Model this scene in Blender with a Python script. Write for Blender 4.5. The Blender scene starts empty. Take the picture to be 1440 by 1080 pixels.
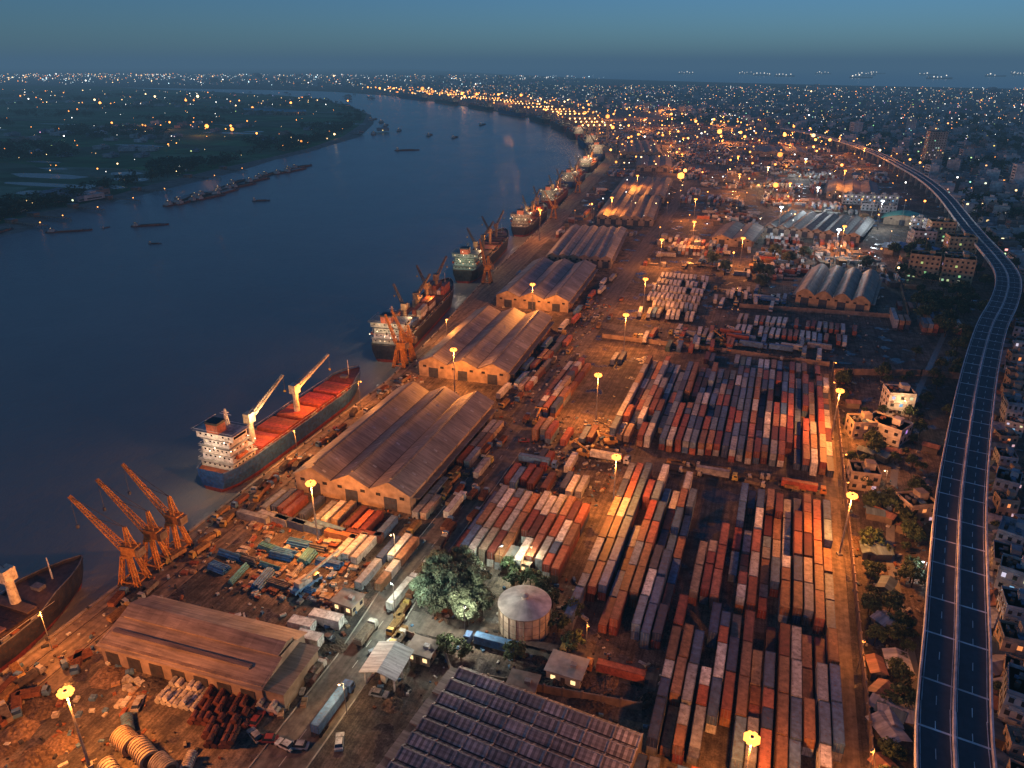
import bpy, math, random
import numpy as np
from mathutils import Vector, Matrix
R = random.Random(11)
sc = bpy.context.scene
PI = math.pi

# ------------------------------------------------------------------ builder
class B:
    def __init__(s): s.v=[]; s.f=[]; s.m=[]; s.c=[]
    def add(s, vs, fs, col, mat=0):
        i=len(s.v); s.v.extend(vs)
        for f in fs:
            s.f.append(tuple(i+k for k in f)); s.m.append(mat); s.c.append(col)
    def face(s, pts, col, mat=0): s.add(pts,[tuple(range(len(pts)))],col,mat)
    def box(s,x,y,z,sx,sy,sz,col,mat=0,rz=0.0):
        hx,hy=sx/2,sy/2; c,n=math.cos(rz),math.sin(rz)
        vs=[]
        for zz in (z,z+sz):
            for dx,dy in ((-hx,-hy),(hx,-hy),(hx,hy),(-hx,hy)):
                vs.append((x+dx*c-dy*n,y+dx*n+dy*c,zz))
        s.add(vs,[(3,2,1,0),(4,5,6,7),(0,1,5,4),(1,2,6,5),(2,3,7,6),(3,0,4,7)],col,mat)
    def beam(s,p,q,w,col,mat=0,h=None):
        p=Vector(p);q=Vector(q);d=(q-p)
        if d.length<1e-6:return
        d.normalize(); up=Vector((0,0,1)) if abs(d.z)<.95 else Vector((0,1,0))
        a=d.cross(up).normalized(); b=a.cross(d); h=h or w
        a*=w/2;b*=h/2
        vs=[tuple(o+i*a+j*b) for o in (p,q) for i,j in ((-1,-1),(1,-1),(1,1),(-1,1))]
        s.add(vs,[(3,2,1,0),(4,5,6,7),(0,1,5,4),(1,2,6,5),(2,3,7,6),(3,0,4,7)],col,mat)
    def tube(s,p,q,r,col,mat=0,n=8,r2=None,cap=True):
        p=Vector(p);q=Vector(q);d=(q-p).normalized()
        up=Vector((0,0,1)) if abs(d.z)<.95 else Vector((0,1,0))
        a=d.cross(up).normalized(); b=a.cross(d); r2=r if r2 is None else r2
        vs=[]
        for o,rr in ((p,r),(q,r2)):
            for k in range(n):
                t=2*PI*k/n; vs.append(tuple(o+a*math.cos(t)*rr+b*math.sin(t)*rr))
        fs=[(k,(k+1)%n,n+(k+1)%n,n+k) for k in range(n)]
        if cap: fs+= [tuple(range(n-1,-1,-1)),tuple(range(n,2*n))]
        s.add(vs,fs,col,mat)
    def ball(s,x,y,z,r,col,mat=0):
        g=(1+5**.5)/2
        vs=[(-1,g,0),(1,g,0),(-1,-g,0),(1,-g,0),(0,-1,g),(0,1,g),(0,-1,-g),(0,1,-g),(g,0,-1),(g,0,1),(-g,0,-1),(-g,0,1)]
        k=r/1.902
        fs=[(0,11,5),(0,5,1),(0,1,7),(0,7,10),(0,10,11),(1,5,9),(5,11,4),(11,10,2),(10,7,6),(7,1,8),(3,9,4),(3,4,2),(3,2,6),(3,6,8),(3,8,9),(4,9,5),(2,4,11),(6,2,10),(8,6,7),(9,8,1)]
        s.add([(x+a*k,y+b*k,z+c*k) for a,b,c in vs],fs,col,mat)
    def octa(s,x,y,z,r,col,mat=0):
        s.add([(x+r,y,z),(x-r,y,z),(x,y+r,z),(x,y-r,z),(x,y,z+r),(x,y,z-r)],
              [(0,2,4),(2,1,4),(1,3,4),(3,0,4),(2,0,5),(1,2,5),(3,1,5),(0,3,5)],col,mat)
    def lattice(s,p,q,w,w2,col,mat=0,n=6,t=.12):
        p=Vector(p);q=Vector(q);d=(q-p).normalized()
        up=Vector((0,0,1)) if abs(d.z)<.95 else Vector((0,1,0))
        a=d.cross(up).normalized(); b=a.cross(d)
        def cr(k):
            u=k/n;o=p.lerp(q,u);ww=(w+(w2-w)*u)/2
            return [o+a*i*ww+b*j*ww for i,j in ((-1,-1),(1,-1),(1,1),(-1,1))]
        A=cr(0);E=cr(n)
        for k in range(4): s.beam(A[k],E[k],t*1.6,col,mat)
        for k in range(n):
            C=cr(k);D=cr(k+1)
            for j in range(4):
                s.beam(C[j],D[(j+1)%4],t,col,mat)
                if k: s.beam(C[j],C[(j+1)%4],t,col,mat)
    def mesh(s,name,mats,smooth=False):
        me=bpy.data.meshes.new(name)
        me.from_pydata(s.v,[],s.f)
        for m in mats: me.materials.append(m)
        me.polygons.foreach_set('material_index',s.m)
        at=me.attributes.new('Col','FLOAT_COLOR','FACE')
        a=np.ones((len(s.c),4),dtype=np.float32); a[:,:3]=np.array([c[:3] for c in s.c],dtype=np.float32)
        at.data.foreach_set('color',a.ravel())
        me.update(); return me
    def obj(s,name,mats,loc=(0,0,0),rz=0):
        return put(name,s.mesh(name,mats),loc,rz)
def put(name,me,loc=(0,0,0),rz=0,scale=None,parent=None):
    o=bpy.data.objects.new(name,me); o.location=loc; o.rotation_euler=(0,0,rz)
    if scale: o.scale=scale
    sc.collection.objects.link(o)
    if parent: o.parent=parent
    return o

# ---------------------------------------------------------------- materials
def newmat(name):
    m=bpy.data.materials.new(name); m.use_nodes=True; nt=m.node_tree; nt.nodes.clear()
    out=nt.nodes.new('ShaderNodeOutputMaterial')
    return m,nt,out
def N(nt,t,**k):
    n=nt.nodes.new(t)
    for a,b in k.items(): setattr(n,a,b)
    return n
def L(nt,a,b): nt.links.new(a,b)
def noise(nt,vec,scale,detail=4,rough=.55):
    n=N(nt,'ShaderNodeTexNoise'); n.inputs['Scale'].default_value=scale; n.inputs['Detail'].default_value=detail
    n.inputs['Roughness'].default_value=rough; L(nt,vec,n.inputs['Vector']); return n
def ramp(nt,fac,stops):
    r=N(nt,'ShaderNodeValToRGB'); e=r.color_ramp.elements
    while len(e)<len(stops): e.new(.5)
    for i,(p,c) in enumerate(stops):
        e[i].position=p; e[i].color=(c[0],c[1],c[2],1) if isinstance(c,tuple) else (c,c,c,1)
    L(nt,fac,r.inputs[0]); return r
def mix(nt,a,b,fac,mode='MIX'):
    m=N(nt,'ShaderNodeMix'); m.data_type='RGBA'; m.blend_type=mode
    for s,i in ((a,6),(b,7)):
        if isinstance(s,tuple): m.inputs[i].default_value=(*s,1)
        else: L(nt,s,m.inputs[i])
    if isinstance(fac,(int,float)): m.inputs[0].default_value=fac
    else: L(nt,fac,m.inputs[0])
    return m.outputs[2]
def bsdf(nt,out,rough=.6,spec=.5,metal=0):
    p=N(nt,'ShaderNodeBsdfPrincipled'); p.inputs['Roughness'].default_value=rough
    p.inputs['Specular IOR Level'].default_value=spec; p.inputs['Metallic'].default_value=metal
    L(nt,p.outputs[0],out.inputs[0]); return p
def attrmat(name,rough=.55,spec=.4,lo=.55,hi=1.15,s1=.9,stretch=None,rust=0.0,bump=0):
    m,nt,out=newmat(name); p=bsdf(nt,out,rough,spec)
    at=N(nt,'ShaderNodeAttribute',attribute_name='Col')
    tc=N(nt,'ShaderNodeTexCoord'); geo=N(nt,'ShaderNodeNewGeometry')
    vec=geo.outputs['Position']
    if stretch:
        mp=N(nt,'ShaderNodeMapping'); mp.inputs['Scale'].default_value=stretch; L(nt,tc.outputs['Object'],mp.inputs[0]); vec=mp.outputs[0]
    n1=noise(nt,vec,s1); r1=ramp(nt,n1.outputs[0],[(.3,lo),(.7,hi)])
    c=mix(nt,at.outputs['Color'],r1.outputs[0],1,'MULTIPLY')
    n2=noise(nt,geo.outputs['Position'],.12,3); r2=ramp(nt,n2.outputs[0],[(.35,.75),(.65,1.1)])
    c=mix(nt,c,r2.outputs[0],1,'MULTIPLY')
    if rust:
        n3=noise(nt,geo.outputs['Position'],1.7,5,.7); r3=ramp(nt,n3.outputs[0],[(.54,0.0),(.66,rust)])
        c=mix(nt,c,(.09,.04,.022),r3.outputs[0])
    L(nt,c,p.inputs['Base Color'])
    if bump:
        bp=N(nt,'ShaderNodeBump'); bp.inputs['Strength'].default_value=bump; L(nt,n1.outputs[0],bp.inputs['Height']); L(nt,bp.outputs[0],p.inputs['Normal'])
    return m
M_paint=attrmat('painted_metal',.55,.3,.5,1.15,.8,rust=.65)
M_wall=attrmat('plaster_concrete',.8,.2,.55,1.1,.4)
M_roof=attrmat('sheet_roof',.6,.35,.5,1.2,1.0,stretch=(.12,1.6,.2),rust=.3,bump=.2)
M_leaf=attrmat('foliage',.65,.25,.6,1.3,.7)
M_dirt=attrmat('debris',.9,.1,.45,1.3,1.5,bump=.5)
M_glass=attrmat('window_glass',.15,.6,.9,1.1,.5)
def glow():
    m,nt,out=newmat('lamp_glow'); e=N(nt,'ShaderNodeEmission'); at=N(nt,'ShaderNodeAttribute',attribute_name='Col')
    L(nt,at.outputs['Color'],e.inputs[0]); L(nt,e.outputs[0],out.inputs[0]); m.cycles.emission_sampling='NONE'; return m
M_glow=glow()
MATS=[M_paint,M_wall,M_roof,M_leaf,M_dirt,M_glass,M_glow]
PAINT,WALL,ROOF,LEAF,DIRT,GLASS,GLOW=range(7)

def ground_mat():
    m,nt,out=newmat('yard_ground'); p=bsdf(nt,out,.8,.3)
    v=N(nt,'ShaderNodeNewGeometry').outputs['Position']
    a=noise(nt,v,.045,6,.65); b=noise(nt,v,.3,6,.65); c=noise(nt,v,2.2,4,.6)
    c1=ramp(nt,a.outputs[0],[(.36,(.038,.035,.034)),(.5,(.095,.075,.06)),(.62,(.19,.14,.10))])
    c2=ramp(nt,b.outputs[0],[(.32,.35),(.5,.95),(.68,1.5)])
    c3=ramp(nt,c.outputs[0],[(.35,.6),(.65,1.3)])
    o=mix(nt,mix(nt,c1.outputs[0],c2.outputs[0],1,'MULTIPLY'),c3.outputs[0],1,'MULTIPLY')
    # tyre tracks running along the yard lanes
    mp=N(nt,'ShaderNodeMapping'); mp.inputs['Scale'].default_value=(1.6,.05,1); mp.inputs['Rotation'].default_value=(0,0,.03); L(nt,v,mp.inputs[0])
    t=noise(nt,mp.outputs[0],.8,3); rt=ramp(nt,t.outputs[0],[(.42,.6),(.55,1.1)]); o=mix(nt,o,rt.outputs[0],.8,'MULTIPLY')
    L(nt,o,p.inputs['Base Color'])
    w=noise(nt,v,.09,4,.6); r=ramp(nt,w.outputs[0],[(.38,.18),(.43,.85)]); L(nt,r.outputs[0],p.inputs['Roughness'])
    bp=N(nt,'ShaderNodeBump'); bp.inputs['Strength'].default_value=.4; L(nt,c.outputs[0],bp.inputs['Height']); L(nt,bp.outputs[0],p.inputs['Normal'])
    return m
M_ground=ground_mat()
def asphalt(name,base,lo=.6,hi=1.3,rough=.75):
    m,nt,out=newmat(name); p=bsdf(nt,out,rough,.35)
    v=N(nt,'ShaderNodeNewGeometry').outputs['Position']
    mp=N(nt,'ShaderNodeMapping'); mp.inputs['Scale'].default_value=(1.2,.08,1); L(nt,v,mp.inputs[0])
    a=noise(nt,mp.outputs[0],.5,4); b=noise(nt,v,.5,6,.65)
    r1=ramp(nt,a.outputs[0],[(.3,lo),(.7,hi)]); r2=ramp(nt,b.outputs[0],[(.35,lo+.05),(.65,1.2)])
    o=mix(nt,mix(nt,base,r1.outputs[0],1,'MULTIPLY'),r2.outputs[0],1,'MULTIPLY'); L(nt,o,p.inputs['Base Color'])
    return m
M_road=asphalt('road_asphalt',(.13,.108,.09),.5); M_deck=asphalt('expressway_asphalt',(.05,.056,.068),.85,1.12)
M_apron=asphalt('quay_concrete',(.20,.15,.105),.45,1.4)
def fields():
    m,nt,out=newmat('fields'); p=bsdf(nt,out,.9,.1)
    v=N(nt,'ShaderNodeNewGeometry').outputs['Position']
    mp=N(nt,'ShaderNodeMapping'); mp.inputs['Scale'].default_value=(.35,1,1); L(nt,v,mp.inputs[0])
    vo=N(nt,'ShaderNodeTexVoronoi'); vo.inputs['Scale'].default_value=.011; L(nt,mp.outputs[0],vo.inputs[0])
    s=N(nt,'ShaderNodeSeparateColor'); L(nt,vo.outputs['Color'],s.inputs[0])
    r=ramp(nt,s.outputs[0],[(0,(.04,.10,.04)),(.4,(.08,.20,.07)),(.7,(.09,.12,.07)),(.9,(.13,.22,.10)),(1,(.17,.2,.16))])
    n=noise(nt,v,.02,5); r2=ramp(nt,n.outputs[0],[(.3,.5),(.7,1.4)])
    o=mix(nt,r.outputs[0],r2.outputs[0],1,'MULTIPLY'); L(nt,o,p.inputs['Base Color']); return m
M_field=fields()
def watermat():
    m,nt,out=newmat('river_water'); p=bsdf(nt,out,.24,.5); p.inputs['IOR'].default_value=1.33
    v=N(nt,'ShaderNodeNewGeometry').outputs['Position']
    n0=noise(nt,v,.006,6,.6); r=ramp(nt,n0.outputs[0],[(.3,(.15,.152,.14)),(.7,(.205,.205,.185))]); L(nt,r.outputs[0],p.inputs['Base Color'])
    mp=N(nt,'ShaderNodeMapping'); mp.inputs['Scale'].default_value=(1,.55,1); L(nt,v,mp.inputs[0])
    n1=noise(nt,mp.outputs[0],.28,6,.7); bp=N(nt,'ShaderNodeBump'); bp.inputs['Strength'].default_value=.7; bp.inputs['Distance'].default_value=.7
    L(nt,n1.outputs[0],bp.inputs['Height']); L(nt,bp.outputs[0],p.inputs['Normal']); return m
M_water=watermat()

# ---------------------------------------------------------- land and water
QY=[-300,264,330,420,608,780,1109,1308,1668,1984,2362,2873,3290,3648]
QX=[-156,-156,-163,-176,-195,-218,-257,-317,-472,-661,-958,-1414,-1842,-2345]
def quay(y): return float(np.interp(y,QY,QX))
ESY=[0,60,95,117,131,153,182,220,273,335,400,448,490,526,572,639,715,812,897,977,1058,1200,1351,1512,1662,1804]
ESX=[38,40,42,44,46,50,55,62,73.5,88,105,120,131,137,139.5,141,144,148,148.5,145,138,122,92,44,-21,-99]
def expx(y): return float(np.interp(y,ESY,ESX))
def sheet(name,pts,z,zb,mat,side=None):
    b=B(); n=len(pts)
    b.face([(x,y,z) for x,y in pts],(.1,.1,.1),0)
    for i in range(n):
        a=pts[i];c=pts[(i+1)%n]
        b.face([(a[0],a[1],zb),(c[0],c[1],zb),(c[0],c[1],z),(a[0],a[1],z)],(.1,.1,.1),1)
    return b.obj(name,[mat,side or mat])
b=B(); b.face([(-60000,-3000,-3),(60000,-3000,-3),(60000,70000,-3),(-60000,70000,-3)],(0,0,0)); b.obj('river_water',[M_water])
port=[(x,y) for x,y in zip(QX,QY)]+[(-2745,3763),(-4200,3900),(-9000,4300),(-40000,5000),(-40000,34000),(-16000,30000),(-4332,11269),(-1921,7800),(-720,6600),(372,5800),(1355,5300),(3000,4900),(20000,4300),(20000,-300)]
port=port[::-1]
sheet('ground',port,0,-8,M_ground,M_apron)
lb=[(-640,-300),(-643,451),(-662,509),(-666,570),(-696,676),(-721,813),(-741,961),(-764,1108),(-839,1343),(-988,1668),(-1154,1970),(-1470,2369),(-1928,2832),(-2232,3055),(-3100,3450),(-4200,3880),(-9000,4350),(-40000,5050),(-40000,-300)]
LBY=[p[1] for p in lb[:14]]; LBX=[p[0] for p in lb[:14]]
b=B()
for i in range(16):
    (ax,ay),(cx,cy)=lb[i],lb[i+1]
    j1=20+14*math.sin(i*1.7); j2=20+14*math.sin((i+1)*1.7)
    b.face([(ax+j1,ay,-3.4),(cx+j2,cy,-3.4),(cx-12,cy,-.98),(ax-12,ay,-.98)],(.26,.24,.2),DIRT)
b.obj('muddy_riverbank',MATS)
sheet('fields_ground',[(x-10,y) for x,y in lb],-1,-6,M_field)
b=B()
for i in range(26):
    x,y=(-700-R.random()*260,R.uniform(430,820)) if i<10 else (-760-R.random()*900-(0),R.uniform(800,1700))
    e=float(np.interp(y,LBY,LBX)); x=min(x,e-60); w,h=R.uniform(25,80),R.uniform(8,20)
    b.face([(x+math.cos(a*.6283)*w*R.uniform(.7,1.1),y+math.sin(a*.6283)*h*R.uniform(.7,1.1),-.93+i*.004) for a in range(10)],(.1,.1,.1),0)
b.obj('pond_water',[M_water])
# small timber jetties on the far bank
for y in (470,500,548,600,655,760,840):
    b=B(); x=float(np.interp(y,LBY,LBX)); b.box(20,0,1.6,44,3,.4,(.3,.22,.15),WALL)
    for k in range(8):
        for s in (-1.2,1.2): b.tube((k*6,s,-3.5),(k*6,s,1.6),.2,(.15,.1,.07),WALL,5)
    b.box(-4,0,0,9,6,4,(.3,.2,.14),WALL); b.box(-4,0,4,10,7,.3,(.2,.2,.2),ROOF); b.ball(34,0,4,.5,(6,2,.4),GLOW); b.tube((34,0,2),(34,0,4),.12,(.2,.2,.2),PAINT,5)
    b.obj('river_jetty',MATS,(x,y,-2),R.uniform(-.2,.2))

def strip(name,pts,w,z,mat):
    b=B(); n=len(pts); P=[Vector((p[0],p[1],0)) for p in pts]; E=[]
    for i in range(n):
        d=(P[min(i+1,n-1)]-P[max(i-1,0)]).normalized(); s=Vector((-d.y,d.x,0))*w/2
        E.append((P[i]+s,P[i]-s))
    for i in range(n-1):
        a,c=E[i],E[i+1]
        b.face([(a[1].x,a[1].y,z),(c[1].x,c[1].y,z),(c[0].x,c[0].y,z),(a[0].x,a[0].y,z)],(.1,.1,.1))
    return b.obj(name,[mat])
strip('quay_apron',[(QX[i]+8.5,QY[i]) for i in range(8)],16,.01,M_apron)
strip('port_road',[(-80,-50),(-80,82),(-80,112),(-83,148),(-83,182),(-83,229),(-86,303),(-88,393),(-92,480),(-97,600),(-102,760),(-112,950),(-150,1200)],10.5,.02,M_road)
strip('cross_road',[(-88,229),(-50,229),(0,231),(30,233)],9,.015,M_road)
strip('cross_road',[(-90,372),(-40,368),(50,362)],9,.015,M_road)
strip('cross_road',[(-78,129),(-50,130),(-12,131)],7,.015,M_road)
strip('perimeter_road',[(28,60),(28.5,200),(28.5,340)],4.5,.012,M_apron)
strip('city_road',[(66,0),(70,100),(82,200),(105,300),(150,430)],6,.02,M_road)
strip('canal',[(41,90),(44,150),(43,200),(47,235),(52,270),(66,330),(90,420)],2.4,.02,M_water)
strip('inland_road',[(150,430),(160,600),(180,900),(260,1500)],8,.02,M_road)
b=B()
for y in range(40,380,7):
    x=float(np.interp(y,[40,112,148,229,303,393],[-80,-80,-83,-83,-86,-88])); b.face([(x-.1,y,.032),(x+.1,y,.032),(x+.1,y+2.6,.032),(x-.1,y+2.6,.032)],(.45,.42,.36),WALL)
b.obj('road_markings',MATS)
# kerbs along the port road
b=B()
KP=[(-80,40),(-80,112),(-83,148),(-83,182),(-83,222)]
for i in range(4):
    for s in (-5.5,5.5):
        b.beam((KP[i][0]+s,KP[i][1],.07),(KP[i+1][0]+s,KP[i+1][1],.07),.3,(.4,.36,.3),WALL,h=.14)
b.obj('road_kerb',MATS)
b=B()
for i in range(7):
    p=(QX[i]+.5,QY[i],.12);q=(QX[i+1]+.5,QY[i+1],.12); b.beam(p,q,1.0,(.34,.28,.21),WALL,h=.3)
    for off in (4,11): b.beam((p[0]+off,p[1],.03),(q[0]+off,q[1],.03),.16,(.05,.04,.04),PAINT)
y=20
while y<900:
    x=quay(y); b.tube((x+.9,y,.25),(x+.9,y,.9),.28,(.05,.05,.05),PAINT,8,.38); b.box(x-.3,y+4,-2.6,.5,.9,2.6,(.02,.02,.02),PAINT); y+=12
b.obj('quay_edge',MATS)
b=B()
for i in range(2600):
    x,y=R.choice([(R.uniform(-154,-90),R.uniform(60,175)),(R.uniform(-100,-84),R.uniform(95,420)),(R.uniform(-75,-10),R.uniform(100,160)),(R.uniform(-76,-40),R.uniform(196,260)),(R.uniform(32,60),R.uniform(95,340)),(R.uniform(-60,60),R.uniform(345,480)),(R.uniform(-154,-140),R.uniform(60,420))])
    if abs(x+81)<5 : continue
    s=R.uniform(.2,.8); c=R.choice([(.35,.3,.22),(.12,.09,.07),(.5,.48,.42),(.25,.1,.05),(.1,.18,.28),(.05,.05,.05)])
    b.box(x,y,.03,s,s*R.uniform(.4,3),R.uniform(.1,.7),c,DIRT,R.uniform(0,3))
b.obj('scattered_debris',MATS)

# -------------------------------------------------------------- expressway
def catmull(P,step=6):
    out=[]
    for i in range(1,len(P)-2):
        p0,p1,p2,p3=P[i-1:i+3]; n=max(1,int((p2-p1).length/step))
        for k in range(n):
            t=k/n; out.append(.5*((2*p1)+(p2-p0)*t+(2*p0-5*p1+4*p2-p3)*t*t+(3*p1-p0-3*p2+p3)*t**3))
    return out
C=catmull([Vector((x,y,0)) for x,y in zip(ESX,ESY)])
def expressway():
    b=B(); m=[M_deck,M_wall,M_paint]; Z=12; acc=0
    F=[]
    for i,p in enumerate(C):
        d=(C[min(i+1,len(C)-1)]-C[max(i-1,0)]).normalized(); s=Vector((d.y,-d.x,0)); F.append((p,s,d))
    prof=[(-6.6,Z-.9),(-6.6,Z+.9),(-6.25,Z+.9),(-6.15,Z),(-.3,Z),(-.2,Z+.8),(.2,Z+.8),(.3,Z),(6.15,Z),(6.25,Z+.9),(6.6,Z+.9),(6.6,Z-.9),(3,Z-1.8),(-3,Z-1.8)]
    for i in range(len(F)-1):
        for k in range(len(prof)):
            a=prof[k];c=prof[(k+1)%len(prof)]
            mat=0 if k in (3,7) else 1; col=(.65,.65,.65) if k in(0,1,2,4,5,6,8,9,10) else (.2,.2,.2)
            def pt(f,q): v=f[0]+f[1]*q[0]; return (v.x,v.y,q[1])
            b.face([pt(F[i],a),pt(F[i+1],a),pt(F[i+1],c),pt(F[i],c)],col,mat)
        p,s,d=F[i]; q=F[i+1][0]; seg=(q-p).length
        def quad(o0,o1,l0,l1,z,col):
            v=[p+s*o0+d*l0,p+s*o1+d*l0,p+s*o1+d*l1,p+s*o0+d*l1]; b.face([(w.x,w.y,z) for w in v],col,1)
        for o in (-5.8,-.62,.5,5.7): quad(o,o+.15,0,seg,Z+.012,(.8,.8,.78))
        for o in (-3.2,3.1): quad(o,o+.15,0,2.6,Z+.012,(.8,.8,.78))
        acc+=1
        if acc%2==0:
            quad(-6.1,-.35,0,.5,Z+.02,(.8,.8,.8)); quad(.35,6.1,0,.5,Z+.02,(.8,.8,.8))
        if acc%5==0:
            r=math.atan2(d.y,d.x)
            b.box(p.x,p.y,0,2.2,2.2,Z-3,(.3,.29,.27),1,r); b.box(p.x,p.y,Z-3.2,2.0,9,1.4,(.3,.29,.27),1,r)
    b.obj('elevated_expressway',m)
expressway()

# ---------------------------------------------------------------- lamps
SOD=(1,.30,.05); WHT=(.85,.95,1.0); WRM=(1,.6,.28)
def mast_mesh(h,gc):
    b=B(); b.tube((0,0,0),(0,0,h),.3,(.28,.26,.24),PAINT,8,.14); b.box(0,0,0,1.4,1.4,.6,(.3,.3,.28),WALL)
    n=8; r=.8
    b.tube((0,0,h-.2),(0,0,h+.5),.35,(.2,.2,.2),PAINT,8)
    for k in range(n):
        t=2*PI*k/n; x,y=r*math.cos(t),r*math.sin(t)
        b.beam((0,0,h+.1),(x,y,h+.1),.1,(.2,.2,.2),PAINT)
        b.ball(x*1.25,y*1.25,h,.62,gc,GLOW)
    b.ball(0,0,h-.3,.8,tuple(v*2 for v in gc),GLOW)
    return b.mesh('high_mast_light',MATS)
MM={}
def mast(x,y,h=20,pw=22000,col=SOD):
    key=(h,col)
    if key not in MM:
        g=tuple(c*(4.5 if col is SOD else 6) for c in col); MM[key]=mast_mesh(h,g)
    o=put('high_mast_light',MM[key],(x,y,0),R.random())
    l=bpy.data.lights.new('mast_lamp','POINT'); l.energy=pw*1.35; l.color=col; l.shadow_soft_size=1.0
    lo=bpy.data.objects.new('mast_lamp',l); lo.location=(0,0,h-2.2); sc.collection.objects.link(lo); lo.parent=o
near=[(-116,150,60000),(-121.6,262,52000),(-37,195,46000),(-57.7,256,48000),(-63,333,46000),(-66,400,42000),(-122,368,50000),(29.5,272,52000),(29.5,196,44000),(8,103,34000),(-116,69,60000)]
for x,y,p in near: mast(x,y,20,p)
far=[(-74,504),(-151,812),(-145,662),(46,596),(-73,680),(-61,575),(-22,528),(5,809),(-157,1205),(95,1138),(70,1288),(-245,1671),(-48,861),(-1,1151),(-385,2044)]
for i,(x,y) in enumerate(far): mast(x,y,20 if y<1000 else 26,32000+y*22)
def lamp(name,x,y,z,pw,col,r=.4,g=8):
    b=B(); b.tube((0,0,0),(0,0,z),.1,(.2,.2,.2),PAINT,6,.07); b.beam((0,0,z),(.9,0,z+.15),.1,(.2,.2,.2),PAINT); b.box(.9,0,z,.9,.4,.15,(.2,.2,.2),PAINT); b.ball(.9,0,z-.15,.34,tuple(c*g for c in col),GLOW)
    o=b.obj(name,MATS,(x,y,0),R.random()*6)
    l=bpy.data.lights.new('lamp','POINT'); l.energy=pw; l.color=col; l.shadow_soft_size=r
    lo=bpy.data.objects.new('lamp',l); lo.location=(.9,0,z-.7); sc.collection.objects.link(lo); lo.parent=o
lamp('street_lamp',-59,152,11,8000,(.9,1,.8)); lamp('street_lamp',-77,126,13,16000,(.85,1,.85)); lamp('street_lamp',-58,126,11,9000,(1,.9,.7)); lamp('street_lamp',-52,158,8,4000,WRM)  # the pair on the camera side of the trees is added to brighten them
lamp('street_lamp',-74,98,9,4000,WRM); lamp('street_lamp',-90,150,9,4500,WRM)
for y in (90,120,150,225,245,310,335): lamp('street_lamp',31.5,y,8,2400,SOD)
for x,y in ((-151,90),(-151,190),(-152,235),(-152,320)): lamp('street_lamp',x,y,12,14000,SOD)
lamp('street_lamp',-30,135,8,2200,SOD); lamp('street_lamp',50,190,7,1500,WHT); lamp('street_lamp',45,240,7,1200,WRM); lamp('street_lamp',57,298,9,2600,WRM); lamp('street_lamp',48,150,7,1200,SOD)
for x,y,c,p in ((30,760,WHT,36000),(-20,900,WRM,36000),(60,900,SOD,40000),(-60,1000,SOD,44000),(-130,1000,SOD,44000),(20,1000,WHT,36000),(-200,1350,SOD,90000),(-100,1400,SOD,90000),(0,1400,SOD,90000),(-300,1650,SOD,130000),(-150,1800,SOD,130000),(-450,1950,SOD,180000),(-700,2350,SOD,220000),(-350,2300,SOD,220000),(-1000,2700,SOD,220000),(80,700,WHT,30000),(-180,560,SOD,30000),(40,560,WHT,18000),(0,640,WHT,20000)):
    mast(x,y,24,p,c)

# ----------------------------------------------------------- containers
CC=[((.45,.13,.06),20),((.30,.065,.038),12),((.38,.18,.08),11),((.16,.045,.03),7),((.08,.18,.36),15),((.045,.08,.17),8),((.34,.36,.38),11),((.70,.68,.62),14),((.06,.18,.16),1),((.50,.37,.25),7),((.5,.21,.07),4),((.16,.26,.36),7)]
CW=[w for _,w in CC]
CL,CWD,CH=11.2,2.2,2.45
def ccol(ws=CW):
    c=R.choices(CC,ws)[0][0]; k=R.uniform(.65,1.15); g=sum(c)/3; f=R.uniform(0,.3); return tuple((v*(1-f)+g*f)*k for v in c)
def cont(b,x,y,z,L_=CL,col=None,rz=0,det=True,W_=CWD,H_=CH):
    col=col or ccol(); b.box(x,y,z,W_,L_,H_,col,PAINT,rz)
    if det:
        c,s=math.cos(rz),math.sin(rz)
        def q(dx,dy): return (x+dx*c-dy*s,y+dx*s+dy*c)
        dk=tuple(v*.5 for v in col)
        for sx in (-1,1):
            p=q(sx*(W_/2-.07),0); b.box(p[0],p[1],z+H_,.1,L_-.1,.05,dk,PAINT,rz)
            p=q(sx*(W_/2-.08),-L_/2); b.box(p[0],p[1],z+.02,.17,.06,H_-.04,dk,PAINT,rz)
        for dx in (-.35,.35):
            p=q(dx,-L_/2-.03); b.box(p[0],p[1],z+.1,.06,.05,H_-.2,(.3,.3,.3),PAINT,rz)
        for k in (-1,1):
            p=q(0,k*(L_/2-.06)); b.box(p[0],p[1],z+H_,W_-.3,.1,.04,dk,PAINT,rz)
def block(x0,x1,y0,y1,h=2,skip=.02,det=True,pitch=2.62,ws=CW,stag=1):
    n=int((x1-x0)/(pitch+.12)); x=x0-pitch/2
    for i in range(n):
        x+=pitch+(.36 if i%3==0 else 0); b=B(); a=y0+R.choice([0,0,0,0,stag])*11.5; e=y1-R.choice([0,0,0,0,stag])*6.2
        a+=R.uniform(-1.6,1.6); y=a; rc=ccol(ws); hh=h
        while y+CL<=e+.8:
            if R.random()<.13: hh=h-1 if hh==h else h
            if R.random()>skip:
                two=R.random()<.08
                for k in range(max(1,hh)):
                    jx=R.uniform(-.1,.1); col=rc if R.random()<.35 else ccol(ws)
                    if two:
                        cont(b,x+jx,y+2.8,k*2.46,5.5,ccol(ws),det=det); cont(b,x+jx,y+8.4,k*2.46,5.5,ccol(ws),det=det)
                    else: cont(b,x+jx,y+CL/2+R.uniform(-.12,.12),k*2.46,CL,col,det=det)
            y+=CL+.32+(.8 if R.random()<.1 else 0)
        if b.f: b.obj('container_stack',MATS)
block(-.5,28,160,226,2); block(-9.5,-.5,160,198,2,.0); block(-11.5,28,110,160,2)
block(-13,11,84,108,1); block(12,28,95,108,1,.1)
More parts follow.
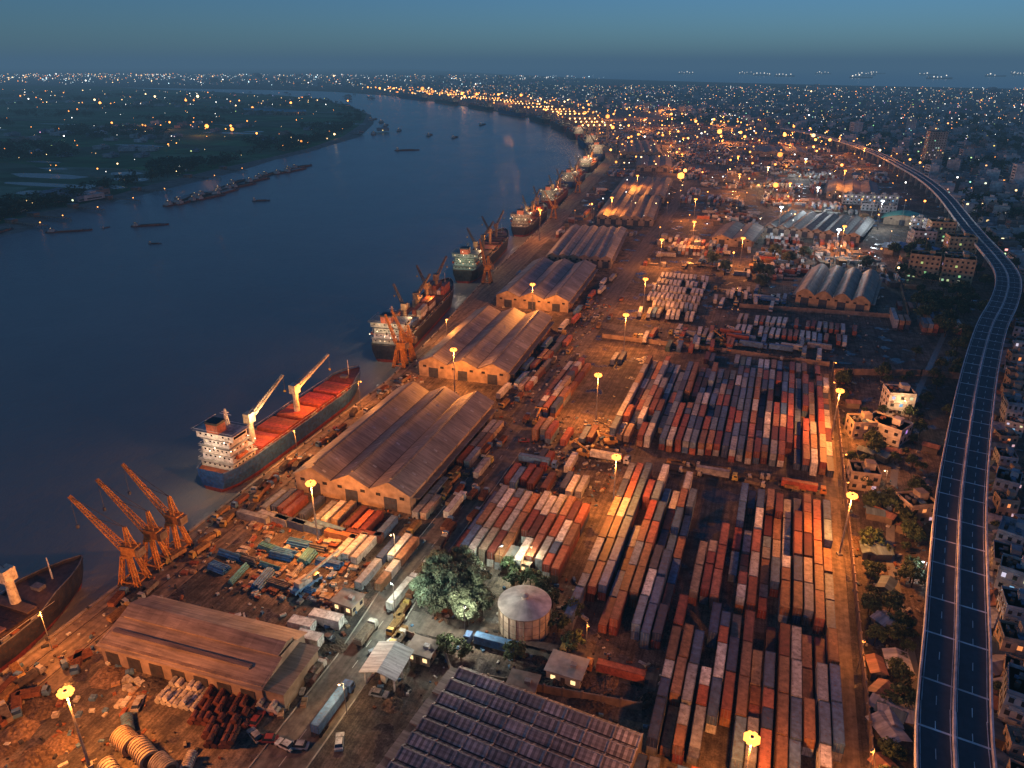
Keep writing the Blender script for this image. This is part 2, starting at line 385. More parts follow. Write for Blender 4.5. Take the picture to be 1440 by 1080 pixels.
block(-37.5,-12.2,141,223,2); block(-76,-41,157,196,2,.02,ws=[16,14,14,6,6,5,12,24,1,8,4,4])
block(-50,31.5,242,331,2,.03); block(-84.5,-73,252,309,2,.02,ws=[14,14,14,6,3,3,12,18,1,8,4,2])
block(-77,-62,232,247,2); block(-60,-52,236,249,1,.2); block(-76,-48,199,212,1,.1); block(-70,-56,213,226,1,.2)
block(-28,30,333,347,1,.1); block(-72,-60,318,331,1,.2); block(-45,-30,344,357,1,.2)
block(-95,-86.5,136,162,1,.05,ws=[10,8,10,5,6,6,14,20,2,20,4,2]); block(-96,-88,171,247,1,.3,ws=[5,4,6,5,5,10,20,40,2,5,2,2])
block(-142,-97,157,170,1,.06,ws=[18,14,8,5,8,8,12,22,2,4,4,2])
block(-110,-99,143,156,1,.1,ws=[3,3,3,1,5,5,14,40,2,6,2,2])
block(-100,-90,262,350,1,.45,ws=[8,8,10,10,10,14,8,8,2,4,4,2])
block(62,100,420,447,2,.3,det=False); block(68,96,455,468,1,.2,det=False)
for (x,y,rz) in ((-98.5,117,1.62),(-94,121,1.62),(-94,113.5,1.6)):
    b=B(); cont(b,0,0,0,6.5 if y<120 else 8.5,(.75,.73,.68),W_=3,H_=2.8); b.obj('white_container',MATS,(x,y,0),rz)
for i in range(7):
    b=B(); cont(b,0,0,0,CL); b.obj('shipping_container',MATS,(-141+i*6.3+R.uniform(-.5,.5),154+R.uniform(-2,2),0),PI/2+R.uniform(-.1,.1))

# ---------------------------------------------------------- vehicles
def wheels(b,ys,w,r=.5):
    for y in ys:
        for s in (-1,1): b.tube((s*(w/2-.15),y,r),(s*(w/2+.1),y,r),r,(.02,.02,.02),PAINT,10)
def truck_mesh(cab,box,flat=False):
    b=B(); b.box(0,-2,.95,1.0,14,.3,(.05,.05,.05),PAINT)
    b.box(0,6.2,.8,2.4,2.1,1.2,cab,PAINT)
    b.add([(-1.2,5.15,2),(1.2,5.15,2),(1.2,7.25,2),(-1.2,7.25,2),(-1.15,5.2,3.1),(1.15,5.2,3.1),(1.15,6.9,3.1),(-1.15,6.9,3.1)],[(4,5,6,7),(0,1,5,4),(1,2,6,5),(3,0,4,7)],cab,PAINT)
    b.face([(1.2,7.25,2),(-1.2,7.25,2),(-1.15,6.9,3.1),(1.15,6.9,3.1)],(.02,.03,.04),GLASS)
    for s in (-1,1): b.box(s*1.2,6.3,2.1,.05,1.1,.6,(.02,.03,.04),GLASS)
    b.box(0,7.3,.6,2.4,.15,.5,(.1,.1,.1),PAINT)
    if not flat: cont(b,0,-2,1.3,12.19,box)
    else: b.box(0,-2,1.25,2.44,12.4,.2,box,PAINT)
    wheels(b,(6.1,3.4,-5.2,-6.4,-7.6),2.3); return b.mesh('truck',MATS)
TR=[truck_mesh(c,k) for c,k in (((.6,.58,.5),(.65,.63,.58)),((.5,.2,.05),(.4,.1,.05)),((.1,.2,.4),(.1,.22,.4)),((.5,.4,.1),(.3,.3,.3)),((.6,.6,.6),(.6,.58,.52)))]
TF=truck_mesh((.55,.35,.1),(.15,.1,.08),True)
def short_truck(cab,box):
    b=B(); b.box(0,0,.7,1,8,.3,(.05,.05,.05),PAINT); b.box(0,3.4,.7,2.2,1.7,1.3,cab,PAINT)
    b.add([(-1.1,2.55,2),(1.1,2.55,2),(1.1,4.25,2),(-1.1,4.25,2),(-1,2.6,2.8),(1,2.6,2.8),(1,3.9,2.8),(-1,3.9,2.8)],[(4,5,6,7),(0,1,5,4),(3,0,4,7),(1,2,6,5)],cab,PAINT); b.face([(1.1,4.25,2),(-1.1,4.25,2),(-1,3.9,2.8),(1,3.9,2.8)],(.02,.03,.04),GLASS)
    b.box(0,-1,1.1,2.3,6.2,1.5,box,PAINT); b.box(0,-1,2.6,2.0,5.8,.12,tuple(v*.5 for v in box),DIRT); wheels(b,(3.2,-1.6,-2.8),2.1); return b.mesh('lorry',MATS)
SL=[short_truck(c,k) for c,k in (((.5,.32,.08),(.35,.2,.08)),((.5,.48,.42),(.25,.2,.15)),((.1,.2,.35),(.25,.1,.05)),((.4,.38,.34),(.12,.1,.09)))]
def car_mesh(c):
    b=B(); b.box(0,0,.35,1.75,4.3,.55,c,PAINT)
    V=[(-.85,-1.7,.9),(.85,-1.7,.9),(.85,1.1,.9),(-.85,1.1,.9),(-.7,-1.3,1.45),(.7,-1.3,1.45),(.7,.4,1.45),(-.7,.4,1.45)]
    b.add(V,[(4,5,6,7)],c,PAINT); b.add(V,[(0,1,5,4),(1,2,6,5),(2,3,7,6),(3,0,4,7)],(.02,.025,.03),GLASS)
    wheels(b,(1.35,-1.35),1.7,.32); return b.mesh('car',MATS)
CA=[car_mesh(c) for c in ((.6,.6,.58),(.05,.05,.06),(.3,.05,.04),(.3,.3,.32))]
def trk(x,y,rz=0,k=None,n='parked_truck'): put(n,TR[k] if k is not None else R.choice(TR+[TF]),(x,y,.02),rz,(.92,.92,.92))
trk(-80.5,137,-.04,4,'truck'); trk(-77,98,0,2,'truck'); trk(-85,205,0,3,'truck'); trk(-81,262,PI,1,'truck'); trk(-84.5,180,0,4,'truck')
put('lorry',SL[1],(-82,120,.02),0)
for r_,(y0) in enumerate((398,414,430,446,462,478)):
    for i in range(12):
        if R.random()<.86: trk(-67+i*2.6-r_*.15,y0+R.uniform(-1,1),R.uniform(-.03,.03)+.06,R.choice([0,4,4,0,3,2]))
for r_,y0 in enumerate((385,404)):
    for i in range(21):
        if R.random()<.82: trk(-13+i*2.9,y0+R.uniform(-1,1),R.uniform(-.04,.04)-.05,R.choice([0,4,0,4,3,1]))
for i in range(14): trk(-98 if i%2 else -101,268+i*15,R.choice([0,PI]))
for x,y in ((-68,215),(-45,226.5),(-8,228),(20,229),(-40,131),(-22,128.5),(-52,127)): trk(x,y,PI/2+R.choice([0,PI]))
for x,y in ((-93,112),(-150,150),(-149,170),(-150,215),(-147,258),(-90,200),(-79,230),(-74,120),(-70,105)): put('parked_car',R.choice(CA),(x,y,.02),R.uniform(0,6))
for i in range(34): put('lorry',R.choice(SL),(-148+R.uniform(-4,4),R.uniform(95,270),.02),R.uniform(-.3,.3)+R.choice([0,PI]),(.8,.8,.8))
for i in range(14): put('lorry',R.choice(SL),(-148+R.uniform(-6,8),R.uniform(66,92),.02),R.uniform(-3,3),(.8,.8,.8))
for i in range(16): put('parked_car',R.choice(CA),(R.choice([R.uniform(-136,-92),R.uniform(-92,-70)]),R.uniform(84,91) if i%2 else R.uniform(111,118),.02),R.uniform(0,3))
for i in range(44):
    x=R.uniform(-94,-72); y=R.uniform(95,420); put('lorry',R.choice(SL),(x-.02*(y-95),y,.02),R.choice([0,PI])+R.uniform(-.1,.1),(.8,.8,.8))
for i in range(34):
    put('lorry',R.choice(SL),(R.uniform(-60,30),R.choice([R.uniform(226,233),R.uniform(349,374)]),.02),R.choice([PI/2,-PI/2])+R.uniform(-.2,.2),(.8,.8,.8))

# ------------------------------------------------------------ warehouses
def warehouse(name,cx,cy,w,l,rz,ng,wh=7,rise=3,col=(.20,.17,.145),wall=(.36,.27,.19),arch=False,sky=True,vent=True):
    b=B(); g=w/ng; seg=8 if arch else 2
    b.box(0,0,0,w,l,wh-.3,wall,WALL)
    for i in range(ng):
        x0=-w/2+i*g
        P=[]
        for k in range(seg+1):
            u=k/seg; zz=wh+(rise*math.sin(PI*u) if arch else rise*(1-abs(2*u-1))); P.append((x0+u*g,zz))
        if i==0: P[0]=(P[0][0]-.6,P[0][1]-.2)
        if i==ng-1: P[-1]=(P[-1][0]+.6,P[-1][1]-.2)
        y0,y1=-l/2-.7,l/2+.7; ns=max(12,int(l/4))
        for k in range(seg):
            a,c=P[k],P[k+1]
            for j in range(ns):
                ya=y0+(y1-y0)*j/ns; yb=y0+(y1-y0)*(j+1)/ns; kk=R.uniform(.84,1.1)
                if R.random()<.04: kk*=1.35
                b.face([(a[0],ya,a[1]),(c[0],ya,c[1]),(c[0],yb,c[1]),(a[0],yb,a[1])],tuple(v*kk for v in col),ROOF)
                if sky and j%2==0 and R.random()<.8 and not arch:
                    u=.5; px,pz=a[0]*(1-u)+c[0]*u,a[1]*(1-u)+c[1]*u; sl=(c[1]-a[1])/(c[0]-a[0]); ym=(ya+yb)/2
                    b.face([(px-.6,ym-.4,pz-.6*sl+.05),(px+.6,ym-.4,pz+.6*sl+.05),(px+.6,ym+.4,pz+.6*sl+.05),(px-.6,ym+.4,pz-.6*sl+.05)],(.42,.42,.4),WALL)
        if i: b.box(x0,0,wh-.02,.5,l+1.4,.12,(.07,.06,.05),PAINT)
        for yy in (-l/2,l/2):
            s=-1 if yy<0 else 1
            b.face([(p[0],yy+s*.02,p[1]-.05) for p in ([(x0,wh)]+P[1:-1]+[(x0+g,wh)])]+[(x0+g,yy+s*.02,wh-.4),(x0,yy+s*.02,wh-.4)],wall,WALL)
            b.box(x0+g/2,yy+s*.05,0,4.5,.16,4.6,(.05,.06,.08),PAINT)
            for q in (-.3,.3): b.box(x0+g/2+q*g,yy+s*.05,4.6,1.6,.12,1.0,(.03,.03,.03),GLASS)
        if vent: b.box(x0+g/2,0,wh+rise-.05,.9,l*.96,.35,tuple(v*.75 for v in col),ROOF)
    ny=int(l/12)
    for j in range(ny):
        yy=-l/2+(j+.5)*l/ny
        for s in (-1,1):
            b.box(s*(w/2+.04),yy,0,.14,4.5,4.4,(.06,.06,.07) if R.random()<.6 else (.3,.12,.05),PAINT)
            b.box(s*(w/2+.15),yy+l/ny/2,0,.3,.4,wh-.5,tuple(v*.8 for v in wall),WALL)
    for s in (-1,1): b.box(s*(w/2+1.2),0,4.9,2.4,l*.95,.15,tuple(v*.7 for v in col),ROOF)
    return b.obj(name,MATS,(cx,cy,0),rz)
warehouse('transit_warehouse',-118,208.5,42,73,.01,3,7,3.6,(.27,.235,.2))
warehouse('transit_warehouse',-126,315,42,79,.055,3,7,3.2,(.27,.235,.205))
warehouse('transit_warehouse',-130.5,427,43,84,.06,3,7,3.2,(.26,.245,.23))
warehouse('transit_warehouse',-134,541,45,104,.11,6,7,1.8,(.34,.30,.25))
warehouse('transit_warehouse',-135,702,49,118,.11,5,7,2,(.22,.175,.13))
warehouse('transit_warehouse',-147,828,54,130,.10,5,7,2,(.22,.175,.13))
warehouse('transit_warehouse',-232,1245,62,190,.22,5,8,2,(.25,.18,.13))
warehouse('transit_warehouse',-175,1060,45,110,.16,3,7,2,(.25,.18,.14))
warehouse('arched_warehouse',40,479,40,67,-.15,4,6.5,3.4,(.34,.27,.2),(.5,.32,.17),arch=True)
warehouse('multi_bay_shed',33,682,74,78,-.2,8,6,2.2,(.10,.095,.09),(.3,.25,.2))
warehouse('blue_roof_shed',95,610,34,20,-.2,2,5,1.5,(.08,.22,.45))
warehouse('green_roof_hall',104,738,30,26,-.2,1,6,3,(.10,.42,.32),arch=True)
warehouse('yard_shed',-30,620,30,60,-.1,2,6,2.4,(.2,.17,.15)); warehouse('yard_shed',70,900,50,90,-.05,3,7,2.4,(.2,.18,.16)); warehouse('yard_shed',-20,1280,80,90,.1,4,7,2,(.22,.2,.18))
def stepped():
    b=B(); rc=(.29,.225,.175)
    b.box(0,0,0,44,17,6,(.3,.22,.16),WALL)
    def slope(x0,x1,y0,z0,y1,z1,n=22,c=rc):
        for i in range(n):
            a=x0+(x1-x0)*i/n; e=x0+(x1-x0)*(i+1)/n; k=R.uniform(.85,1.1)
            b.face([(a,y0,z0),(e,y0,z0),(e,y1,z1),(a,y1,z1)],tuple(v*k for v in c),ROOF)
    slope(-22.6,22.6,-9.3,5.6,-1,7.6); slope(-22.6,22.6,9.3,5.8,5,7.3)
    b.box(0,2,7.2,43,6.2,1.1,(.28,.2,.14),WALL); slope(-22,22,-1.4,8.2,2,9.3); slope(-22,22,5.4,8.2,2,9.3)
    b.box(-2,-5,6.5,38,1.2,.7,(.2,.15,.12),ROOF)
    for s in (-1,1):
        b.face([(s*22.02,-8.5,5.9),(s*22.02,8.5,5.9),(s*22.02,5,7.4),(s*22.02,-1,7.6)],(.3,.22,.16),WALL)
        b.face([(s*21.6,-1.1,8.3),(s*21.6,5.1,8.3),(s*21.6,2,9.25)],(.3,.22,.16),WALL)
    b.box(24.5,-1,0,5,14,5,(.28,.21,.15),WALL); b.box(24.7,-1,5,5.6,15,.2,(.2,.16,.13),ROOF)
    for i in range(7): b.box(-19+i*6.2,-8.56,0,3.6,.14,3.8,(.05,.045,.04),PAINT)
    b.obj('stepped_roof_shed',MATS,(-114.5,101,0),.045)
stepped()
def ribbed():
    b=B(); w,l=42,46; b.box(0,0,0,w,l,5.4,(.14,.12,.11),WALL); n=12; p=l/n
    for i in range(n):
        y0=-l/2+i*p; m=64
        for j in range(m):
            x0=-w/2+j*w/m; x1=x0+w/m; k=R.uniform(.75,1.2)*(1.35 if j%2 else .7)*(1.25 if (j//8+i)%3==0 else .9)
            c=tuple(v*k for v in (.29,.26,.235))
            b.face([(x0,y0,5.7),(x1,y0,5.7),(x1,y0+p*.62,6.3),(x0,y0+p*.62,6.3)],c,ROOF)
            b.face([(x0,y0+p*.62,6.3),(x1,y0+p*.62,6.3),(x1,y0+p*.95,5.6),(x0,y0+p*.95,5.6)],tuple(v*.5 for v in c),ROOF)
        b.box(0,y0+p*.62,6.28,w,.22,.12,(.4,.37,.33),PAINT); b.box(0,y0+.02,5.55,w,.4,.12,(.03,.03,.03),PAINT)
        for j in range(9):
            x=-w/2+j*w/8; b.beam((x,y0,5.78),(x,y0+p*.62,6.38),.28,(.36,.33,.3),PAINT,h=.15); b.beam((x,y0+p*.62,6.38),(x,y0+p*.95,5.7),.28,(.36,.33,.3),PAINT,h=.15)
    for s in range(5): b.box(-w/2-1.5,-l/2+5+s*9,4,2.8,7,.4,(.25,.2,.17),ROOF)
    b.box(-w/2-1.5,0,0,3,l,4,(.2,.17,.14),WALL)
    b.obj('ribbed_roof_factory',MATS,(-35,89.5,0),-.1)
ribbed()
b=B(); r=6.4; n=40
for k in range(n):
    a=2*PI*k/n;c=2*PI*(k+1)/n
    kk=R.uniform(.92,1.06)
    b.face([(r*math.cos(a),r*math.sin(a),0),(r*math.cos(c),r*math.sin(c),0),(r*math.cos(c),r*math.sin(c),7.6),(r*math.cos(a),r*math.sin(a),7.6)],tuple(v*kk for v in(.48,.40,.31)),WALL)
    b.face([((r+.3)*math.cos(a),(r+.3)*math.sin(a),7.6),((r+.3)*math.cos(c),(r+.3)*math.sin(c),7.6),(.8*math.cos(c),.8*math.sin(c),9.1),(.8*math.cos(a),.8*math.sin(a),9.1)],tuple(v*kk for v in(.65,.6,.54)),WALL)
    b.face([((r+.3)*math.cos(a),(r+.3)*math.sin(a),7.3),((r+.3)*math.cos(c),(r+.3)*math.sin(c),7.3),((r+.3)*math.cos(c),(r+.3)*math.sin(c),7.6),((r+.3)*math.cos(a),(r+.3)*math.sin(a),7.6)],(.3,.27,.22),WALL)
    if k%2==0: b.tube((r*1.01*math.cos(a),r*1.01*math.sin(a),0),(r*1.01*math.cos(a),r*1.01*math.sin(a),7.3),.14,(.3,.26,.2),WALL,5)
b.tube((0,0,8.9),(0,0,9.9),.85,(.45,.42,.38),WALL,12); b.tube((0,0,9.9),(0,0,10.3),1.1,(.4,.38,.34),WALL,12,.1)
for z in (2.5,5): b.tube((0,0,z),(0,0,z+.15),r+.08,(.3,.25,.2),WALL,40)
b.obj('concrete_water_tank',MATS,(-46.5,137,0))
b=B()
for x in (-3.6,3.6):
    for y in (-4,0,4): b.box(x,y,0,.35,.35,4.4,(.4,.4,.4),PAINT)
for s in (-1,1):
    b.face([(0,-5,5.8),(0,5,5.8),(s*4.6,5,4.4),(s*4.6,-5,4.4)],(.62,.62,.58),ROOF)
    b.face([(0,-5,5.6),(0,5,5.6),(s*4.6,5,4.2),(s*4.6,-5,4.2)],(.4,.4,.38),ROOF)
b.box(0,0,0,1.2,5,2.6,(.5,.48,.42),WALL)
b.obj('gate_canopy',MATS,(-71,111,0),.05)
def hut(w,d,h,c,rc):
    b=B(); b.box(0,0,0,w,d,h,c,WALL); b.box(0,0,h,w+1,d+1,.25,rc,WALL); b.box(0,-d/2-.03,0,1,.1,2.1,(.1,.07,.05),PAINT)
    for s in (-.3,.3): b.box(s*w,-d/2-.03,1,1.1,.1,1.1,(1.6,1.1,.5),GLOW); b.box(w/2+.03,s*d,1,.1,1.1,1.1,(.03,.03,.04),GLASS)
    b.box(w*.2,0,h+.25,1.4,1.2,.8,(.3,.3,.3),PAINT); return b.mesh('site_office',MATS)
HT=[hut(8,6,3.2,(.5,.45,.35),(.4,.38,.34)),hut(6,5,3,(.4,.3,.2),(.25,.2,.17))]
for x,y,k in ((-56,160,0),(-40,117,1),(-32,125,0),(-92,128,1),(-66,119,1)): put('site_office',HT[k],(x,y,0),R.uniform(-.1,.1))

# ------------------------------------------------------------ buildings
def apartment(w,d,n,col,lit=.15,fh=3.1,wcol=(.03,.035,.04)):
    b=B(); h=n*fh; b.box(0,0,0,w,d,h,col,WALL)
    for k in range(1,n+1): b.box(0,0,k*fh-.16,w+.24,d+.24,.16,tuple(v*.8 for v in col),WALL)
    for s in (-1,1):
        b.box(s*(w/2-.08),0,h,.16,d-.05,.8,col,WALL); b.box(0,s*(d/2-.08),h,w-.4,.16,.8,tuple(v*.95 for v in col),WALL)
    b.box(w*.2,d*.15,h,3,3.4,2.4,tuple(v*.85 for v in col),WALL); b.tube((-w*.25,-d*.2,h),(-w*.25,-d*.2,h+1.4),.7,(.05,.05,.05),PAINT,10)
    for k in range(5): b.box(R.uniform(-.35,.35)*w,R.uniform(-.35,.35)*d,h+.02,R.uniform(.6,2),R.uniform(.6,2),R.uniform(.3,1),R.choice([(.2,.2,.2),(.3,.15,.1),(.12,.2,.3)]),DIRT)
    for k in range(n):
        z=k*fh+1.0
        for ax,len_,dep in ((0,w,d),(1,d,w)):
            m=max(2,int(len_/3.0))
            for i in range(m):
                u=-len_/2+(i+.5)*len_/m
                for s in (-1,1):
                    L1=R.random()<lit; c=tuple(v*R.uniform(.3,1.1) for v in R.choice([(1.4,.75,.3),(1.0,.9,.7),(.7,.8,.8)])) if L1 else wcol
                    mt=GLOW if L1 else GLASS
                    if ax==0: b.box(u,s*(dep/2+.02),z,1.3,.08,1.35,c,mt); b.box(u,s*(dep/2+.2),z+1.45,1.7,.45,.08,tuple(v*.9 for v in col),WALL)
                    else: b.box(s*(dep/2+.02),u,z,.08,1.3,1.35,c,mt)
        if n>2 and k:
            b.box(-w*.2,-d/2-.6,k*fh,3,1.1,.12,col,WALL); b.box(-w*.2,-d/2-1.1,k*fh+.12,3,.08,.8,tuple(v*.9 for v in col),WALL)
    return b.mesh('apartment_building',MATS)
A_w=apartment(10,9,3,(.62,.6,.56),.12); A_w2=apartment(14,10,2,(.6,.58,.56),.1); A_o=apartment(18,13,5,(.6,.4,.22),.2); A_g=apartment(16,12,4,(.42,.42,.43),.1); A_t=apartment(22,20,15,(.35,.33,.3),.12); A_b=apartment(9,8,2,(.45,.36,.28),.1); A_m=apartment(11,10,4,(.5,.5,.53),.1); A_c=apartment(9,12,3,(.4,.43,.48),.08); A_r=apartment(10,10,3,(.45,.24,.16),.1)
for m,x,y,r in ((A_w,55,307,.2),(A_w2,49,281,-.5),(A_b,40,280,.3),(A_o,94,541,-.15),(A_o,113,537,-.1),(A_g,118,560,.1),(A_o,122,668,.1),(A_g,106,640,.1),(A_w2,80,798,0),(A_w2,96,792,.1),(A_w,102,643,.2),(A_t,185,1181,.1),(A_g,122,690,.2),(A_w,112,715,0),(A_b,38,240,.1),(A_b,52,225,.5),(A_o,126,610,.1)):
    put('apartment_building',m,(x,y,0),r)
for i in range(5): put('apartment_building',A_w,(62+i*10.5,830+i*1.5,0),.05)
for y0 in range(92,480,11):
    for k in range(8):
        y=y0+R.uniform(-1.5,1.5); x=expx(y)+14+k*11.5+R.uniform(-1.5,1.5)
        if abs(x-float(np.interp(y,[0,100,200,300,430],[66,70,82,105,150])))<6 or R.random()<.08: continue
        s=R.uniform(.6,.85); put('apartment_building',R.choice([A_b,A_w,A_w2,A_m,A_c,A_g,A_r] if k else [A_b,A_w,A_c,A_b]),(x,y,0),R.choice([0,.2,-.25])+R.uniform(-.1,.1),(s,s,R.uniform(.55,1.1)))
def shack():
    b=B(); c=R.choice([(.25,.2,.15),(.12,.18,.2),(.3,.15,.1),(.2,.2,.2),(.5,.5,.5),(.4,.4,.42)]); w,d=R.uniform(3,5),R.uniform(4,7)
    b.box(0,0,0,w,d,2.4,(.2,.16,.12),WALL); b.box(0,-d/2-.02,0,.9,.08,2,(.05,.04,.03),PAINT)
    for s in (-1,1): b.face([(0,-d/2-.4,3.3),(0,d/2+.4,3.3),(s*(w/2+.4),d/2+.4,2.35),(s*(w/2+.4),-d/2-.4,2.35)],c,ROOF)
    for s in (-1,1): b.face([(-w/2,s*d/2,2.4),(w/2,s*d/2,2.4),(0,s*d/2,3.25)],(.2,.16,.12),WALL)
    return b.mesh('tin_roof_shack',MATS)
SH=[shack() for _ in range(8)]
for i in range(30):
    y=R.uniform(105,330); x=R.uniform(35,expx(y)-9)
    put('tin_roof_shack',R.choice(SH),(x,y,0),R.uniform(0,3))
for i in range(110):
    y=R.uniform(95,460); x=expx(y)+8+R.choice([R.uniform(0,3),R.uniform(0,60)])
    put('tin_roof_shack',R.choice(SH),(x,y,0),R.uniform(0,3),(1.3,1.3,1.1))

def wall(name,pts,h=2.6,w=.3,col=(.3,.22,.16)):
    b=B()
    for i in range(len(pts)-1):
        p,q=Vector((*pts[i],h/2)),Vector((*pts[i+1],h/2)); b.beam(p,q,w,col,WALL,h=h)
        n=max(1,int((q-p).length/4))
        for k in range(n+1):
            o=p.lerp(q,k/n); b.box(o.x,o.y,0,.5,.5,h+.3,tuple(v*.9 for v in col),WALL)
    b.obj(name,MATS)
wall('boundary_wall',[(32.5,60),(32.5,340),(70,352),(104,356)],3); wall('boundary_wall',[(-78,352),(-20,352),(31,350)],2.2)
wall('boundary_wall',[(-57,116),(-14,121)],2.2); wall('boundary_wall',[(-75,124),(-62,122),(-57,116)],2); wall('boundary_wall',[(-15,430),(75,440),(80,560)],2.4)

# ------------------------------------------------------------ ships
def ship(name,p0,p1,Bm,hull=(.03,.06,.16),deck=(.2,.06,.035),fb=3.2,cranes=(),cargo=None,sup=(.6,.58,.52),lit=.3,supH=5,jib=None,lamp_=9000,hatch=(.3,.08,.04)):
    dx,dy=p1[0]-p0[0],p1[1]-p0[1]; Ln=math.hypot(dx,dy); rz=math.atan2(-dx,dy); b=B()
    ts=[0,.02,.06,.15,.5,.76,.83,.89,.94,.975,1.0]
    hw=[.7,.82,.95,1,1,1,.93,.78,.55,.3,.03]; hb=[.35,.5,.75,.95,1,.97,.8,.55,.28,.08,.0]
    def row(z,ws,over=0):
        return [(t*Ln+(over*max(0,(t-.85)/.15)),w*Bm/2,z(t) if callable(z) else z) for t,w in zip(ts,ws)]
    sheer=lambda t: fb+ (2.2 if t>.88 else (0.6 if t<.17 else 0))
    lv=[(row(-3.6,hb),(.25,.05,.03)),(row(-1.6,[(a+c)/2 for a,c in zip(hb,hw)],1),(.25,.05,.03)),(row(lambda t:fb-1.2,hw,2.2),hull),(row(lambda t:sheer(t)+1.0,hw,3.2),hull)]
    for (r0,_),(r1,c) in zip(lv[:-1],lv[1:]):
        for i in range(len(ts)-1):
            for s in (1,-1):
                b.face([(s*r0[i][1],r0[i][0],r0[i][2]),(s*r0[i+1][1],r0[i+1][0],r0[i+1][2]),(s*r1[i+1][1],r1[i+1][0],r1[i+1][2]),(s*r1[i][1],r1[i][0],r1[i][2])],c,PAINT)
        b.face([(-r0[0][1],0,r0[0][2]),(r0[0][1],0,r0[0][2]),(r1[0][1],0,r1[0][2]),(-r1[0][1],0,r1[0][2])],c,PAINT)
    rr=lv[-1][0]
    for i in range(len(ts)-1):
        z0,z1=sheer(ts[i]),sheer(ts[i+1])
        b.face([(-rr[i][1]*.98,rr[i][0],z0),(rr[i][1]*.98,rr[i][0],z0),(rr[i+1][1]*.98,rr[i+1][0],z1),(-rr[i+1][1]*.98,rr[i+1][0],z1)],deck,PAINT)
        for s in (1,-1): b.beam((s*rr[i][1],rr[i][0],rr[i][2]),(s*rr[i+1][1],rr[i+1][0],rr[i+1][2]),.25,tuple(v*.6+.15 for v in hull),PAINT)
    z=fb+.6; y0=Ln*.04; ln=Ln*.125; W0=Bm*.86
    for k in range(supH):
        l2=ln*(1-.1*k); w2=W0*(1-.07*k) if k<supH-1 else Bm*.98
        yc=y0+ln/2-.35*k+(.5 if k%2 else 0)
        b.box(0,yc,z,w2,l2,2.5,tuple(v*R.uniform(.9,1.05) for v in sup),PAINT)
        b.box(0,yc,z+2.5,w2+1.2,l2+1.6,.12,tuple(v*.6 for v in sup),PAINT)
        for s in (-1,1):
            b.beam((s*(w2/2+.55),y0-.5,z+3.4),(s*(w2/2+.55),y0+ln,z+3.4),.08,sup,PAINT)
            b.beam((-w2/2-.5,yc+s*(l2/2+.7),z+3.4),(w2/2+.5,yc+s*(l2/2+.7),z+3.4),.08,sup,PAINT)
            for j in range(6):
                g=R.random()<lit
                b.box((j-2.5)*w2/6.5,yc+s*(l2/2+.02),z+1.1,.7,.06,.6,(1.3,.9,.5) if g else (.02,.02,.03),GLOW if g else GLASS)
                g=R.random()<lit
                b.box(s*(w2/2+.02),yc+(j-2.5)*l2/6.5,z+1.1,.06,.7,.6,(1.3,.9,.5) if g else (.02,.02,.03),GLOW if g else GLASS)
        if k==supH-1: b.box(0,yc,z+1.0,w2+.1,l2*.86,.9,(.02,.02,.03),GLASS)
        z+=2.62
    b.box(0,y0+ln*.2,z,Bm*.3,ln*.35,3.2,(.45,.12,.06),PAINT); b.box(0,y0+ln*.2,z+3.2,Bm*.33,ln*.38,.8,(.04,.04,.04),PAINT)
    b.lattice((0,y0+ln*.65,z),(0,y0+ln*.65,z+6),1.2,.3,sup,PAINT,4,.12); b.beam((-2.4,y0+ln*.65,z+4),(2.4,y0+ln*.65,z+4),.15,sup,PAINT); b.box(0,y0+ln*.65,z+4.6,2.6,.3,.3,sup,PAINT)
    for s in (-1,1):
        b.tube((s*(W0/2+.5),y0+2,fb+5),(s*(W0/2+.5),y0+7,fb+5),.8,(.6,.15,.03),PAINT,8,.6)
        b.beam((s*(W0/2),y0+3,fb+3.4),(s*(W0/2+.6),y0+3,fb+7),.2,sup,PAINT)
    for k in range(12): b.ball(R.uniform(-.5,.5)*Bm,y0+R.choice([-.6,ln+.8]),fb+R.uniform(3,13),.2,(7,5.5,3.5),GLOW)
    ny=5; ya=Ln*.2; yb=Ln*.86; hl=(yb-ya)/ny
    for k in range(ny):
        yc=ya+(k+.5)*hl; b.box(0,yc,fb,Bm*.74,hl*.86,1.5,tuple(v*.7 for v in hatch),PAINT)
        opn=R.random()<.4
        for q in range(4):
            b.box(0,yc+(q-1.5)*hl*.2,fb+1.5+(.9 if opn and q in(0,3) else 0),Bm*.76,hl*.19,.35,(.03,.02,.02) if opn and q in (1,2) else tuple(v*R.uniform(.7,1.3) for v in hatch),PAINT)
        for q in range(5): b.box(R.choice([-1,1])*Bm*.43,yc+R.uniform(-.4,.4)*hl,fb,.8,R.uniform(.8,2),R.uniform(.6,1.6),R.choice([(.4,.38,.3),(.2,.2,.2),(.4,.15,.05)]),PAINT)
        if cargo and R.random()<cargo:
            for i in range(int(Bm*.74/2.5)):
                for hh in range(R.randint(1,2)): cont(b,-Bm*.36+1.3+i*2.5,yc,fb+1.9+hh*2.6,12.19 if hl>14 else 6.06)
    for s in (-1,1): b.beam((s*Bm*.47,Ln*.18,fb+2),(s*Bm*.47,Ln*.88,fb+2),.08,sup,PAINT)
    b.tube((0,Ln*.94,fb+2.2),(0,Ln*.94,fb+9),.25,sup,PAINT,6,.12); b.box(0,Ln*.9,fb+2.2,3,2,1,(.2,.2,.2),PAINT)
